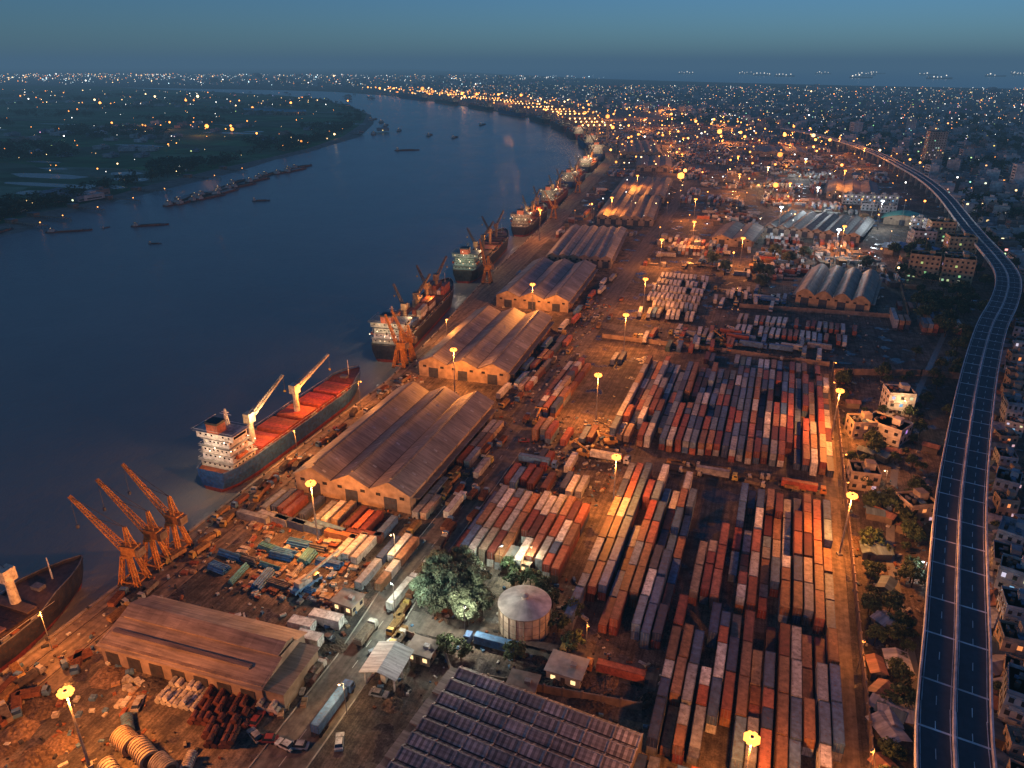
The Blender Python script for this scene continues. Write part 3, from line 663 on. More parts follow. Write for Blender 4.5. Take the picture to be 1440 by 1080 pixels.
    for t,jv in cranes:
        y=t*Ln; c=jib or (.66,.6,.45)
        b.tube((0,y,fb),(0,y,fb+9.5),1.25,c,PAINT,12,1.0); b.box(0,y,fb+9.5,2.8,3.2,3.6,c,PAINT); b.box(0,y+1.62,fb+11.2,1.4,.06,1.2,(.02,.03,.03),GLASS)
        p=Vector((0,y,fb+10.5)); q=p+Vector(jv)
        for s in (-.75,.75): b.beam(p+Vector((s,0,0)),q+Vector((s*.35,0,0)),.42,c,PAINT,h=.7)
        for k in range(7):
            o=p.lerp(q,(k+1)/8); b.beam(o+Vector((-.6,0,0)),o+Vector((.6,0,0)),.25,c,PAINT)
        b.beam((0,y,fb+13.2),q,.1,(.1,.1,.1),PAINT); b.beam(q,q-Vector((0,0,6)),.07,(.1,.1,.1),PAINT); b.box(q.x,q.y,q.z-6.8,.7,.5,.8,(.5,.35,.05),PAINT)
    o=b.obj(name,MATS,(p0[0],p0[1],0),rz)
    if lamp_:
        for xx,yy,zz,cc,pw in ((Bm*.3,Ln*.22,fb+13,WRM,lamp_),(0,-3,fb+10,(1,.72,.45),lamp_*.5),(Bm*.3,Ln*.55,fb+9,SOD,lamp_)):
            l=bpy.data.lights.new('deck_lamp','POINT'); l.energy=pw; l.color=cc; l.shadow_soft_size=.4
            lo=bpy.data.objects.new('deck_lamp',l); lo.location=(xx,yy,zz); sc.collection.objects.link(lo); lo.parent=o
ship('cargo_ship',(-168.5,166),(-168.5,259),15.5,(.03,.10,.28),(.3,.08,.035),3.2,((.24,(5,15,12)),(.53,(6,16,10))),.0,(.78,.73,.66),lit=.12,supH=5,hatch=(.55,.11,.04),lamp_=9000)
ship('cargo_ship',(-168,8),(-168,112),17,(.03,.03,.04),(.10,.07,.06),3,((.84,(-14,4,3)),(.5,(-4,10,10))),0,hatch=(.12,.08,.06))
ship('bulk_carrier',(-171.5,290),(-190,405),17.5,(.03,.035,.045),(.10,.08,.07),4,((.28,(-8,8,10)),(.45,(6,8,11)),(.62,(-8,8,10)),(.78,(4,10,11))),.2,lit=.2,supH=4,jib=(.2,.15,.11),hatch=(.12,.09,.07),lamp_=8000)
ship('bulk_carrier',(-192,432),(-211,560),18,(.03,.05,.05),(.12,.08,.06),4,((.28,(-8,8,10)),(.45,(6,8,11)),(.62,(-8,8,10)),(.78,(4,10,11))),.3,lit=.2,supH=4,sup=(.25,.42,.40),jib=(.2,.15,.11),hatch=(.12,.09,.07),lamp_=7000)  # green light on the superstructure is put into its teal paint colour
PP=[(580,690),(712,820),(845,960),(985,1090),(1110,1230),(1260,1400),(1430,1560),(1600,1750),(1800,1960),(2020,2200),(2260,2450),(2550,2750),(2850,3100)]
for i,(a,c) in enumerate(PP):
    pa=(quay(a)-13,a);pc=(quay(c)-13,c)
    ship('cargo_ship',pa,pc,17 if i<4 else 24,R.choice([(.03,.06,.16),(.2,.04,.03),(.03,.03,.04)]),(.2,.1,.06),3.5 if i<4 else 7,((.3,(-6,10,10)),(.55,(4,10,12)),(.75,(-6,9,11))) if i<6 else (),.6,sup=(.35,.32,.27),lit=.2,supH=4 if i<4 else 5,lamp_=(6000 if i<3 else (18000 if i<7 else 0)),jib=(.3,.24,.15))
for i,(x,y) in enumerate([(-600,11000),(700,11500),(1500,12000),(2100,11000),(2700,12500),(3200,11200),(-1800,12500),(200,13000),(1000,13500),(3000,14000),(-900,12500),(2400,9500),(1200,9000),(1900,8200),(500,9300),(2900,8600),(-300,10200)]):
    ship('anchored_ship',(x,y),(x+230,y+R.uniform(-80,80)),30,(.05,.05,.06),(.2,.1,.06),9,(),0,lamp_=0)
    b=B()
    for k in range(R.randint(3,6)): b.ball(x+20+k*40+R.uniform(-10,10),y-10,14+R.uniform(0,18),R.uniform(4,9),(4,3.6,3),GLOW)
    b.obj('anchor_lights',MATS)

def barge(Ln,Bm,c,loaded=True):
    b=B(); ts=[0,.08,.85,.94,1]; hw=[.6,1,1,.6,.05]
    for i in range(4):
        for s in (1,-1): b.face([(s*hw[i]*Bm*.42,ts[i]*Ln,-.6),(s*hw[i+1]*Bm*.42,ts[i+1]*Ln,-.6),(s*hw[i+1]*Bm/2,ts[i+1]*Ln+.5,1.6+(i>2)*.8),(s*hw[i]*Bm/2,ts[i]*Ln,1.6)],c,PAINT)
        b.face([(-hw[i]*Bm/2,ts[i]*Ln,1.2),(hw[i]*Bm/2,ts[i]*Ln,1.2),(hw[i+1]*Bm/2,ts[i+1]*Ln,1.2),(-hw[i+1]*Bm/2,ts[i+1]*Ln,1.2)],(.25,.10,.07),PAINT)
    b.face([(-.3*Bm,0,-.6),(.3*Bm,0,-.6),(.3*Bm,0,1.6),(-.3*Bm,0,1.6)],c,PAINT)
    b.box(0,Ln*.52,1.2,Bm*.74,Ln*.55,1.2,(.35,.14,.08),PAINT); b.box(0,Ln*.52,2.4,Bm*.66,Ln*.53,.2,(.16,.11,.08) if loaded else (.4,.36,.32),DIRT)
    b.box(0,Ln*.12,1.2,Bm*.7,Ln*.13,2.4,(.6,.55,.48),PAINT); b.box(0,Ln*.13,3.6,Bm*.5,Ln*.08,2,(.55,.5,.45),PAINT); b.box(0,Ln*.13,5.6,Bm*.6,Ln*.1,.15,(.3,.12,.08),PAINT)
    for s in (-1,1): b.box(s*Bm*.2,Ln*.12+Ln*.066,4.1,.8,.08,.8,(.02,.02,.03),GLASS)
    b.tube((0,Ln*.9,1.5),(0,Ln*.9,6),.12,(.4,.4,.4),PAINT,6); b.ball(0,Ln*.12,6.3,.25,(5,3,1.4),GLOW)
    return b.mesh('river_barge',MATS)
BG=[barge(52,10,(.25,.07,.045)),barge(44,9,(.07,.09,.12)),barge(60,11,(.3,.10,.06),False),barge(30,7,(.1,.11,.13))]
for x0,y0,x1,y1,n in ((-592,590,-612,720,13),(-628,735,-650,900,9)):
    for i in range(n):
        t=i/n; put('river_barge',BG[R.randrange(3)],(x0+(x1-x0)*t+R.uniform(-8,14),y0+(y1-y0)*t,-3.2),R.uniform(-.15,.3)+.1,(.85,.85,.9))
for x,y,r,m,s in ((-594,455,-.9,2,.6),(-545,500,-.9,0,.6),(-626,430,.3,3,.9),(-478,452,-1.2,3,.35),(-529,647,-1,3,.6),(-562,484,0,3,.3),(-626,1141,-1,0,.8),(-690,1400,.3,1,1),(-624,1375,.2,1,.9),(-810,1391,.5,2,1),(-1029,1754,.3,2,1.2),(-800,1480,.4,1,1),(-900,1600,.4,0,1),(-700,1700,.1,1,1),(-960,1690,.5,0,1.2)):
    put('river_boat',BG[m],(x,y,-3.2),r,(s,s,s))

# -------------------------------------------------------- quay cranes
def portal(name,x,y,rz,jv=(-11,-2,16),c=(.62,.27,.05)):
    b=B()
    for sx in (-2.6,2.6):
        for sy in (-2.2,2.2):
            b.lattice((sx,sy,.4),(sx*.45,sy*.45,9),1.0,.7,c,PAINT,4,.14); b.box(sx,sy,.05,1.2,1.6,.6,(.1,.08,.06),PAINT)
    for z in (1.2,):
        for s in (-1,1): b.beam((-2.6,s*2.2,z),(2.6,s*2.2,z),.35,c,PAINT); b.beam((s*2.6,-2.2,z),(s*2.6,2.2,z),.35,c,PAINT)
    b.tube((0,0,9),(0,0,9.8),2,c,PAINT,12); b.box(1.2,0,9.8,4.4,2.8,2.6,tuple(v*.9 for v in c),PAINT); b.box(3.8,0,9.6,1.6,2.6,2.4,(.2,.15,.1),PAINT); b.box(-1.3,1,10.6,1.2,1.1,1.4,(.03,.03,.04),GLASS)
    b.lattice((1.4,0,12.2),(.8,0,18),1.6,.5,c,PAINT,4,.14)
    p=Vector((-1,0,11)); q=p+Vector(jv); b.lattice(p,q,1.5,.5,c,PAINT,12,.13); b.beam((.8,0,18),q,.1,(.1,.08,.06),PAINT); b.beam((.8,0,18),p.lerp(q,.6),.1,(.1,.08,.06),PAINT); b.beam((.8,0,18),(4,0,12),.12,c,PAINT)
    b.beam(q,q-Vector((0,0,9)),.08,(.1,.1,.1),PAINT); b.box(q.x,q.y,q.z-10,.6,.6,1,(.1,.1,.1),PAINT)
    b.obj(name,MATS,(x,y,0),rz)
for x,y,a in ((-152.5,117,.12),(-152.5,125,.05),(-152.5,133,-.02)): portal('harbour_crane',x,y,a)
portal('harbour_crane',-158,281,.1,(-4,-2,15)); portal('harbour_crane',-158,289,.1,(-6,0,14)); portal('harbour_crane',-173,428,.1,(-3,-2,18)); portal('harbour_crane',-196,650,.2,(-8,0,14)); portal('harbour_crane',-214,800,.2,(-8,0,14))
def sts():
    b=B(); c=(.5,.35,.2)
    for sx in (-9,9):
        for sy in (-8,8): b.beam((sx,sy,0),(sx,sy,34),1.3,c,PAINT)
        b.beam((sx,-8,14),(sx,8,14),1.2,c,PAINT); b.beam((sx,-8,34),(sx,8,34),1.2,c,PAINT)
    for sy in (-3,3): b.beam((-40,sy,34),(20,sy,34),1.2,c,PAINT)
    for sy in (-8,8): b.beam((-9,sy,14),(9,sy,14),1.2,c,PAINT)
    b.beam((-9,0,34),(-7,0,52),1.2,c,PAINT); b.beam((-7,0,52),(-38,0,35),.4,c,PAINT); b.beam((-7,0,52),(18,0,35),.4,c,PAINT); b.box(8,0,35,8,5,4,c,PAINT)
    for k in range(6): b.octa(-36+k*10,0,32,1.6,(9,4.2,1.2),GLOW)
    return b.mesh('ship_to_shore_crane',MATS)
ST=sts()
for y in (1340,1420,1500,1640,1720,1800,1900,2050,2130,2210,2330,2420,2600,2700,2900): put('ship_to_shore_crane',ST,(quay(y)+14,y,0),math.atan2(quay(y)-quay(y+50),50))
def stacker():
    b=B(); c=(.55,.3,.08); b.box(0,0,.8,2.6,5,1.4,c,PAINT); wheels(b,(2,-2),2.6,.7); b.box(0,-.5,2.2,1.4,1.6,1.3,(.03,.04,.05),GLASS); b.beam((0,-2.2,2.8),(0,4.5,5.2),.5,c,PAINT); b.box(0,4.6,4.6,5,.7,.4,c,PAINT); return b.mesh('reach_stacker',MATS)
RS=stacker()
for x,y,r in ((-55,227,1.2),(-48,239,2),(-79,246,0),(-20,366,1)): put('reach_stacker',RS,(x,y,0),r)
def mobile_crane():
    b=B(); c=(.15,.3,.5); b.box(0,0,.8,2.6,9,1,c,PAINT); wheels(b,(3.5,2,-2,-3.5),2.6,.6); b.box(0,-1,1.8,2.4,4,1.6,(.5,.5,.45),PAINT); b.box(.8,2.8,1.8,1,1.6,1.4,(.03,.04,.05),GLASS)
    b.beam((0,-2,3),(4,9,9),.6,(.6,.55,.4),PAINT); b.beam((0,-2,3),(1.5,3,5),.3,c,PAINT)
    for s in (-1,1):
        for y in (-3.8,4): b.beam((0,y,.9),(s*2.6,y,.9),.25,c,PAINT); b.box(s*2.6,y,0,.6,.6,.9,c,PAINT)
    return b.mesh('mobile_crane',MATS)
put('mobile_crane',mobile_crane(),(-107,131,0),-.3)

# ------------------------------------------------- open storage goods
def pipes(n,Ln,c,r=.45):
    b=B()
    for lay in range(3):
        for i in range(n-lay):
            x=(i-(n-lay-1)/2)*2*r; z=r+lay*r*1.75; k=R.uniform(.7,1.2); b.tube((x,-Ln/2+R.uniform(-.4,.4),z),(x,Ln/2,z),r,tuple(v*k for v in c),PAINT,8)
    b.box(0,-Ln*.3,0,n*r*2+1,.3,.1,(.1,.07,.04),WALL); return b.mesh('pipe_stack',MATS)
for i in range(4):
    for j in range(5):
        c=R.choice([(.06,.2,.42),(.08,.3,.38),(.12,.12,.12),(.05,.2,.45),(.35,.32,.27)])
        if R.random()<.85: put('pipe_stack',pipes(R.randint(3,6),R.uniform(5,8),c,R.uniform(.22,.36)),(-135+j*7.2+R.uniform(-1,1),129+i*6+R.uniform(-.8,.8),0),R.choice([1.5,1.6,1.45,.1]))
def crates():
    b=B()
    for i in range(R.randint(4,9)):
        c=R.choice([(.35,.22,.12),(.5,.48,.42),(.1,.2,.35),(.25,.08,.04),(.4,.36,.3)]); s=R.uniform(.6,1.4); x,y=R.uniform(-4,4),R.uniform(-4,4)
        a=R.uniform(-.15,.15); b.box(x,y,0,s,s*R.uniform(.8,2.6),s*.6,c,PAINT,a); b.box(x,y,s*.6,s*.95,.15,.08,tuple(v*.6 for v in c),PAINT,a)
    return b.mesh('crate_stack',MATS)
for i in range(34): put('crate_stack',crates(),(R.uniform(-140,-97),R.uniform(124,156),0),R.choice([0,1.57])+R.uniform(-.2,.2))
for x,y in ((-125,90),(-122,84),(-130,88),(-97,104),(-88,97),(-132,80),(-140,110),(-95,125),(-91,120)): put('crate_stack',crates(),(x,y,0),R.uniform(0,3))
def bales(nx,ny,c1):
    b=B()
    for i in range(nx):
        for j in range(ny):
            if R.random()<.9:
                k=R.uniform(.6,1.2); b.tube((i*1.5+R.uniform(-.1,.1),j*2.1,.75),(i*1.5,j*2.1+1.8,.75),.72,tuple(v*k for v in c1),PAINT,9)
                if R.random()<.4: b.tube((i*1.5+.75,j*2.1,2),(i*1.5+.75,j*2.1+1.8,2),.7,tuple(v*k for v in c1),PAINT,9)
    return b.mesh('steel_coil_stack',MATS)
for x,y,nx,ny,c,r in ((-115,86,7,3,(.5,.48,.45),.1),(-104,84,9,5,(.16,.055,.035),.25),(-93,92,4,5,(.5,.48,.45),.1),(-92,101,5,4,(.16,.07,.05),.1),(-98,80,5,3,(.14,.05,.03),.3),(-128,96,3,2,(.4,.4,.38),.1)): put('steel_coil_stack',bales(nx,ny,c),(x,y,0),r)
def drum(Ln,r,c,ribs=7):
    b=B(); b.tube((0,-Ln/2,r),(0,Ln/2,r),r*.9,c,PAINT,24)
    for k in range(ribs+1):
        y=-Ln/2+k*Ln/ribs; b.tube((0,y-.12,r),(0,y+.12,r),r,tuple(v*.8 for v in c),PAINT,24)
    for s in (-1,1): b.tube((0,s*(Ln/2+.14),r),(0,s*(Ln/2+.2),r),r*.7,(.06,.04,.03),PAINT,24)
    b.box(0,-Ln*.3,0,r*1.8,.5,.5,(.15,.1,.06),WALL); b.box(0,Ln*.3,0,r*1.8,.5,.5,(.15,.1,.06),WALL); return b.mesh('ribbed_steel_drum',MATS)
for x,y,Ln,r,c,a in ((-112,75,4.5,2.2,(.5,.38,.25),1.3),(-106.5,74,5.5,2.1,(.5,.4,.28),1.2),(-100.5,73,4,2.0,(.35,.3,.25),1.3),(-109,68.5,6,1.7,(.5,.45,.35),1.2),(-97,76,3.5,1.2,(.5,.45,.4),.4),(-116,79,4,1.2,(.1,.2,.35),.9)): put('ribbed_steel_drum',drum(Ln,r,c),(x,y,0),a)
def heap(rx,ry,h,c,seed):
    b=B(); n=14; rg=random.Random(seed); G=[[0]*(n+1) for _ in range(n+1)]
    for i in range(n+1):
        for j in range(n+1):
            u,v=i/n*2-1,j/n*2-1; d=math.hypot(u,v); G[i][j]=max(0,(1-d**1.6))*h*rg.uniform(.6,1.25)
    for i in range(n):
        for j in range(n):
            P=[((a/n*2-1)*rx,(q/n*2-1)*ry,G[a][q]+.005) for a,q in ((i,j),(i+1,j),(i+1,j+1),(i,j+1))]
            if max(p[2] for p in P)>.02: k=rg.uniform(.7,1.3); b.face(P,tuple(v*k for v in c),DIRT)
    return b.mesh('rubble_heap',MATS)
for i in range(60):
    x,y=R.choice([(R.uniform(-140,-118),R.uniform(60,92)),(R.uniform(34,50),R.uniform(105,330)),(R.uniform(34,60),R.uniform(200,340)),(R.uniform(-100,-62),R.uniform(95,125)),(R.uniform(-60,30),R.uniform(355,500)),(R.uniform(-60,-10),R.uniform(118,128))])
    if abs(x+80)<7: continue
    put('rubble_heap',heap(R.uniform(1.5,4),R.uniform(1.5,4),R.uniform(.5,1.6),R.choice([(.1,.07,.05),(.18,.12,.08),(.06,.05,.045)]),i),(x,y,0),R.random()*3)

# ---------------------------------------------------------------- trees
def tree_mesh(h,cr,nl,seed,ls=.5,c=(.05,.075,.03)):
    rg=random.Random(seed); b=B(); bark=(.07,.05,.035)
    b.tube((0,0,0),(0,0,h*.5),h*.035,bark,DIRT,7,h*.022)
    cl=[]
    for k in range(7):
        a=k*2.4+rg.random(); e=Vector((math.cos(a)*cr*.6*rg.uniform(.6,1),math.sin(a)*cr*.6*rg.uniform(.6,1),h*rg.uniform(.6,.88)))
        b.tube((0,0,h*rg.uniform(.3,.5)),e,h*.015,bark,DIRT,5,h*.005)
    nc=26
    for k in range(nc):
        a=rg.uniform(0,2*PI); ph=rg.uniform(-.35,1); rr=cr*math.sqrt(max(0,1-max(0,ph)**2))*rg.uniform(.45,1)
        cl.append((rr*math.cos(a),rr*math.sin(a),h*.66+ph*h*.32,cr*rg.uniform(.2,.42),rg.uniform(.5,1.5)))
    for k in range(nl):
        x,y,z,r,t=cl[k%nc]; v=Vector((rg.gauss(0,1),rg.gauss(0,1),rg.gauss(0,1))).normalized()*r*rg.uniform(.55,1.05)
        p=Vector((x,y,z))+v; nrm=(v.normalized()+Vector((rg.uniform(-.8,.8),rg.uniform(-.8,.8),rg.uniform(-.4,.9)))).normalized()
        a=nrm.cross(Vector((0,0,1))); a=a.normalized() if a.length>.01 else Vector((1,0,0)); q=a.cross(nrm); s=ls*rg.uniform(.6,1.3)
        kk=t*rg.uniform(.7,1.3)
        b.face([tuple(p-a*s*.5),tuple(p+q*s*.6),tuple(p+a*s*.5),tuple(p-q*s*.6)],(c[0]*kk,c[1]*kk,c[2]*kk),LEAF)
    return b.mesh('tree',MATS)
TB=[tree_mesh(10,4.4,6000,i,.42,(.10,.13,.08)) for i in range(3)]
TS=[tree_mesh(7,3.2,1300,10+i,.5) for i in range(5)]
for x,y,s in ((-73,143,1),(-68,139,1.05),(-64,134,.95),(-69,132,.9),(-62,141,1.05),(-66,147,.9),(-74,136,.8),(-60,132,.8),(-75,149,.7),(-58,137,.8),(-70,151,.8)): put('tree',R.choice(TB),(x,y,0),R.random()*6,(s,s,s))
for x,y in ((-54,150),(-50,152),(-46,150),(-57,155),(-38,138),(-36,144),(-42,146),(-33,133),(-61,122),(-57,121),(-45,125)): put('tree',R.choice(TS),(x,y,0),R.random()*6,(.8,.8,.75))
for i in range(100):
    y=R.uniform(100,350); x=R.uniform(35,expx(y)-7); s=R.uniform(.4,1.0); put('tree',R.choice(TS),(x,y,0),R.random()*6,(s,s,s))
for i in range(80):
    y=R.uniform(355,640); x=R.uniform(80 if y>430 else 70,expx(y)-7); s=R.uniform(.7,1.4); put('tree',R.choice(TS),(x,y,0),R.random()*6,(s,s,s))
for i in range(60):
    y=R.uniform(100,470); x=expx(y)+R.uniform(9,60); s=R.uniform(.5,.8); put('tree',R.choice(TS),(x,y,0),R.random()*6,(s,s,s))
for i in range(60):
    y=R.uniform(470,700); x=expx(y)+R.uniform(9,60); s=R.uniform(.7,1.3); put('tree',R.choice(TS),(x,y,0),R.random()*6,(s,s,s))
for x,y in ((-8,500),(-2,496),(10,540),(0,560),(-40,520),(20,560),(-30,500),(60,545),(-5,470)): put('tree',R.choice(TB),(x,y,0),R.random()*6)
def far_trees(name,pts,hr=(7,12)):
    b=B()
    for x,y,z in pts:
        h=R.uniform(*hr); n=34
        for k in range(n):
            a=R.uniform(0,2*PI); e=R.uniform(-.2,1); rr=h*.55*math.sqrt(1-max(0,e)**2)*R.uniform(.5,1.1)
            p=Vector((x+rr*math.cos(a),y+rr*math.sin(a),z+h*.55+e*h*.45)); s=h*.3; kk=R.uniform(.4,1.5)
            u=Vector((R.gauss(0,1),R.gauss(0,1),R.gauss(0,.6))).normalized()*s; w=Vector((R.gauss(0,1),R.gauss(0,1),R.gauss(0,.6))).normalized()*s
            b.face([tuple(p),tuple(p+u),tuple(p+w)],(.04*kk,.065*kk,.03*kk),LEAF)
        b.tube((x,y,z),(x,y,z+h*.5),.3,(.06,.045,.03),DIRT,4,.2,False)
    b.obj(name,MATS)
pts=[]
while len(pts)<2100:
    y=450+R.random()**1.5*2400; e=float(np.interp(y,LBY,LBX)); x=e-20-R.random()**1.3*(y*1.2)
    if x<-1.6*y: continue
    if math.sin(x*.012+y*.004)+math.sin(y*.02+x*.003)>.5 or (e-x)<70 and R.random()<.4: pts.append((x,y,-1))
far_trees('distant_trees',pts)
pts=[]
while len(pts)<1300:
    y=R.uniform(450,2400); x=expx(y)+15+R.random()*y*.35 if y<1800 else R.uniform(-300,700)
    if math.sin(x*.02)+math.sin(y*.017)>-.2: pts.append((x,y,0))
far_trees('distant_trees',pts)

# ------------------------------------------------- city masses and lights
def city(name,gen,hs=(5,16),tall=.03,lit=1.0,ws=(8,18)):
    b=B()
    for x,y in gen:
        w,d=R.uniform(*ws),R.uniform(*ws); h=R.uniform(*hs)
        if R.random()<tall: h*=2.4
        c=R.choice([(.45,.44,.43),(.32,.32,.33),(.5,.46,.42),(.3,.22,.18),(.6,.58,.56),(.24,.28,.32)]); a=R.choice([0,.15,-.2,.5])+R.uniform(-.1,.1)
        b.box(x,y,0,w,d,h,c,WALL,a); b.box(x+w*.15,y+d*.1,h,w*.3,d*.3,2.4,tuple(v*.9 for v in c),WALL,a); b.box(x,y,h,w*.9,.3,.7,tuple(v*.6 for v in c),WALL,a)
        n=int(h/3.2)
        for k in range(n):
            b.box(x,y,k*3.2+1.1,w+.12,d*.7,1.2,(.03,.035,.04),GLASS,a)
            if R.random()<.17*lit:
                u=R.uniform(-.4,.4)*w; b.box(x+u*math.cos(a)+math.sin(a)*(d/2+.1),y+u*math.sin(a)-math.cos(a)*(d/2+.1),k*3.2+1.1,1.8,.12,1.4,tuple(v*R.uniform(.8,3) for v in R.choice([(1.4,.7,.25),(1,1,.9),(1,.85,.6)])),GLOW,a)
    b.obj(name,MATS)
def grid(x0f,x1f,y0,y1,s,p=.75):
    y=y0
    while y<y1:
        x=x0f(y)
        while x<x1f(y):
            if R.random()<p: yield x+R.uniform(-.25,.25)*s,y+R.uniform(-.25,.25)*s
            x+=s
        y+=s
city('city_buildings',grid(lambda y:expx(y)+22,lambda y:y*.36+50,475,1100,20,.65),(4,12),.04,1,(7,15))
city('city_buildings',grid(lambda y:(expx(y)+25 if y<1700 else quay(y)+520),lambda y:y*.36+60,1100,2600,32,.62),(5,13),.02,1,(9,20))
city('distant_city_buildings',grid(lambda y:quay(y)+400 if y<3600 else -1500-(y-3600)*.3,lambda y:y*.36+80,2600,4900,62,.65),(5,14),.02,2,(16,40))
city('distant_city_buildings',grid(lambda y:-4200-(y-4400)*.5,lambda y:-1600,4400,6500,120,.5),(8,26),.08,2,(20,60))
city('riverside_village',[(R.gauss(-1450,60),R.gauss(1880,40)) for _ in range(12)]+[(R.uniform(-1500,-800),R.uniform(850,1500)) for _ in range(60)]+[(R.uniform(-4500,-1500),R.uniform(2000,3300)) for _ in range(150)]+[(-690-R.uniform(0,60),R.uniform(480,620)) for _ in range(12)],(3,7),0,1,(10,26))
for i in range(5): warehouse('riverside_factory',-1500+i*42,1900-i*10,34,60,-.8,2,9,4,(.15,.42,.48))
occ=[(-118,208,24,40),(-126,315,26,44),(-130,427,28,48),(-134,541,32,60),(-135,702,34,66),(-147,828,38,72),(-232,1245,48,105),(-175,1060,32,62),(40,479,28,42),(33,682,50,52),(95,610,22,16),(104,738,20,18),(-30,620,22,36),(70,900,30,50),(-20,1280,46,50),(-97,600,10,150),(-108,850,9,110)]
def free(x,y): return not any(abs(x-a)<w and abs(y-c)<h for a,c,w,h in occ)
def lim(y): return min(expx(y)-14,88 if y<1000 else 999)
for cellx in range(-420,140,50):
    for celly in range(500,1900,56):
        b=B(); kind=R.random(); cnt=0
        if kind<.22 : continue
        if kind<.66:
            nx=R.randint(9,15); ny=R.randint(2,4)
            for i in range(nx):
                for j in range(ny):
                    x=cellx+i*2.75;y=celly+j*12
                    if x<quay(y)+24 or x>lim(y) or not free(x,y) or R.random()<.12: continue
                    for k in range(R.randint(1,2)): cont(b,x-.1*(y-celly),y,k*2.46,det=False,col=ccol([10,8,10,5,8,6,14,34,1,6,4,6]))
                    cnt+=1
            if cnt: b.obj('container_stack',MATS)
        else:
            for k in range(36):
                x=cellx+R.uniform(0,48);y=celly+R.uniform(0,54)
                if x<quay(y)+20 or x>lim(y) or not free(x,y): continue
                q=R.random()
                if q<.55: cont(b,x,y,0,R.choice([5.5,11.2]),R.choice([(.68,.65,.58),(.68,.65,.58),(.4,.38,.35),(.3,.1,.05),(.1,.15,.25)]),R.choice([0,.1,1.6]),False)
                elif q<.85: b.box(x,y,0,R.uniform(2,7),R.uniform(3,9),R.uniform(1.5,4),R.choice([(.2,.15,.1),(.3,.28,.25),(.12,.1,.09),(.35,.2,.1)]),WALL,R.uniform(0,.4))
                else: b.tube((x,y,.8),(x+6,y+1,.8),.8,(.35,.3,.25),PAINT,8)
                cnt+=1
            if cnt: b.obj('stored_cargo',MATS)
for i in range(90):
    x=R.uniform(-60,28); y=R.choice([R.uniform(354,380),R.uniform(428,470),R.uniform(500,560)])
    if 380<y<500 and x<-30: continue
    if free(x,y): trk(x,y,R.choice([.05,1.5,3.1]))
def lights(name,gen,cols,zz=(6,14),ks=1.0):
    b=B()
    for x,y in gen:
        d=math.hypot(x,y); r=(.3+d*.0004)*math.exp(R.gauss(-.1,.5))*ks; c=R.choice(cols); k=R.uniform(.3,1.5)
        z=R.uniform(*zz); b.ball(x,y,z,r,tuple(v*k for v in c),GLOW); b.box(x,y,0,.25,.25,max(1,z-r*.9),(.15,.15,.15),PAINT)
    b.obj(name,MATS)
OR=(6,1.9,.35);WH=(5,4.8,4.4);WA=(6,3.7,1.6);BL=(3,4.2,4.6)
lights('city_street_lights',[(R.uniform(expx(y)+20,y*.34+40),y) for y in [R.uniform(430,2200) for _ in range(330)]],[OR,WA,WH,(1.5,1.3,1),(1,.9,.8)],(4,10),.42)
lights('city_street_lights',[(R.uniform(quay(min(y,3600))+350,y*.34),y) for y in [R.uniform(1900,5000) for _ in range(2000)]],[OR,WA,WH,(2,1.6,1.2),(1.2,1,.8)],(6,18),.48)
lights('port_flood_lights',[(quay(y)+15+R.random()**1.6*380,y) for y in [R.uniform(950,3500) for _ in range(380)]],[OR,OR,OR,WA],(14,30),1.25)
lights('port_flood_lights',[(R.uniform(quay(y)+30,expx(y)-20),y) for y in [R.uniform(500,1700) for _ in range(190)]],[OR,OR,WA,WH],(6,18),.75)
lights('port_flood_lights',[(R.uniform(quay(y)+30,expx(y)-20),y) for y in [R.uniform(700,1900) for _ in range(60)]],[OR,OR,OR],(18,26),2.1)
lights('village_lights',[(R.uniform(-1.5*y,float(np.interp(y,LBY,LBX))-40),y) for y in [R.uniform(700,3200) for _ in range(220)]],[OR,OR,WA,WH],(4,9),.65)
lights('village_lights',[(R.gauss(-1290,160),R.gauss(1330,50)) for _ in range(12)],[OR],(8,12),2.2)
lights('village_lights',[(R.uniform(-2600,-1500),R.uniform(2000,2700)) for _ in range(16)],[OR,WA],(8,12),1.8)
lights('village_lights',[(float(np.interp(y,LBY,LBX))-R.uniform(5,50),y) for y in [R.uniform(470,1500) for _ in range(16)]],[OR,WA],(5,8),.9)
lights('distant_city_lights',[(R.uniform(-9500,-1800),R.uniform(3900,8500)) for _ in range(1200)],[OR,WA,WH,BL,WH],(8,25),.65)
lights('expressway_lamps',[(expx(y)+7*(-1)**i,y) for i,y in enumerate(range(1000,1800,35))],[OR,OR,WA],(20,21),1.0)
for x,y,c in ((-1290,1330,SOD),(-1120,1240,SOD),(-1450,1400,SOD)):
    lamp('village_lamp',x,y,16,24000,c)

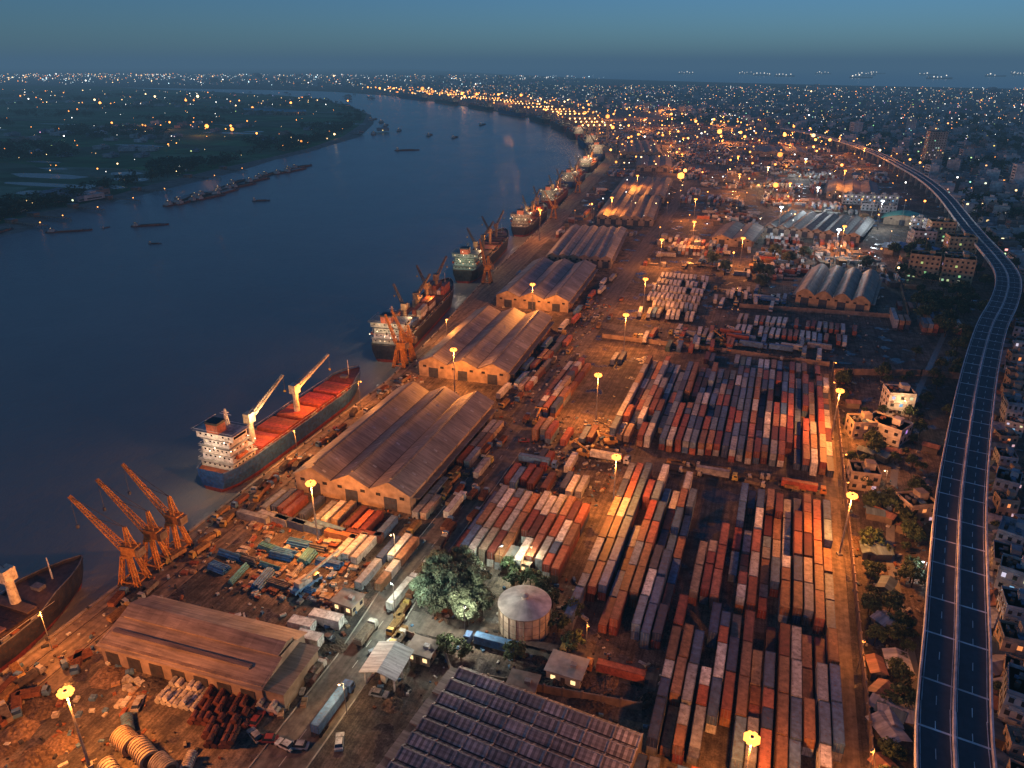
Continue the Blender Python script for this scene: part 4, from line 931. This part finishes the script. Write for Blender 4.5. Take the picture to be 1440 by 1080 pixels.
# -------------------------------------------------------------- haze, sky
m,nt,out=newmat('dusk_haze'); ab=N(nt,'ShaderNodeVolumeAbsorption'); ab.inputs['Color'].default_value=(0,0,0,1); SG=1/8000; ab.inputs['Density'].default_value=SG
em=N(nt,'ShaderNodeEmission'); em.inputs[0].default_value=(.062,.128,.205,1); em.inputs[1].default_value=SG
ad=N(nt,'ShaderNodeAddShader'); L(nt,ab.outputs[0],ad.inputs[0]); L(nt,em.outputs[0],ad.inputs[1]); L(nt,ad.outputs[0],out.inputs['Volume'])
b=B(); b.box(0,30000,-30,110000,62000,330,(0,0,0)); b.obj('atmospheric_haze',[m])

w=bpy.data.worlds.new('World'); sc.world=w; w.use_nodes=True; nt=w.node_tree; nt.nodes.clear()
out=N(nt,'ShaderNodeOutputWorld'); bg=N(nt,'ShaderNodeBackground'); st=N(nt,'ShaderNodeTexSky'); st.sky_type='NISHITA'; st.sun_disc=False
st.sun_elevation=math.radians(14); st.sun_rotation=math.radians(200); st.air_density=1.0; st.dust_density=.3; st.ozone_density=2
mx=N(nt,'ShaderNodeMix'); mx.data_type='RGBA'; mx.blend_type='MULTIPLY'; mx.inputs[0].default_value=1; mx.inputs[7].default_value=(.31,.62,1.12,1)
L(nt,st.outputs[0],mx.inputs[6]); L(nt,mx.outputs[2],bg.inputs[0]); bg.inputs[1].default_value=.06; L(nt,bg.outputs[0],out.inputs[0])
s=bpy.data.lights.new('added_dusk_fill','SUN'); s.energy=.08; s.angle=math.radians(20); s.color=(.6,.8,1); so=bpy.data.objects.new('added_dusk_fill',s); so.rotation_euler=(math.radians(40),0,math.radians(-60)); sc.collection.objects.link(so)  # weak cool fill light added; the real sun is below the horizon

cam=bpy.data.cameras.new('camera'); cam.sensor_width=36; cam.lens=25.7; cam.clip_start=1; cam.clip_end=120000
co=bpy.data.objects.new('camera',cam); co.location=(0,0,130); co.rotation_euler=(math.radians(90-23.6),0,math.radians(20)); sc.collection.objects.link(co); sc.camera=co
sc.view_settings.view_transform='Standard'; sc.view_settings.look='None'; sc.view_settings.exposure=0
print('objs',len(bpy.data.objects),'polys',sum(len(m.polygons) for m in bpy.data.meshes))
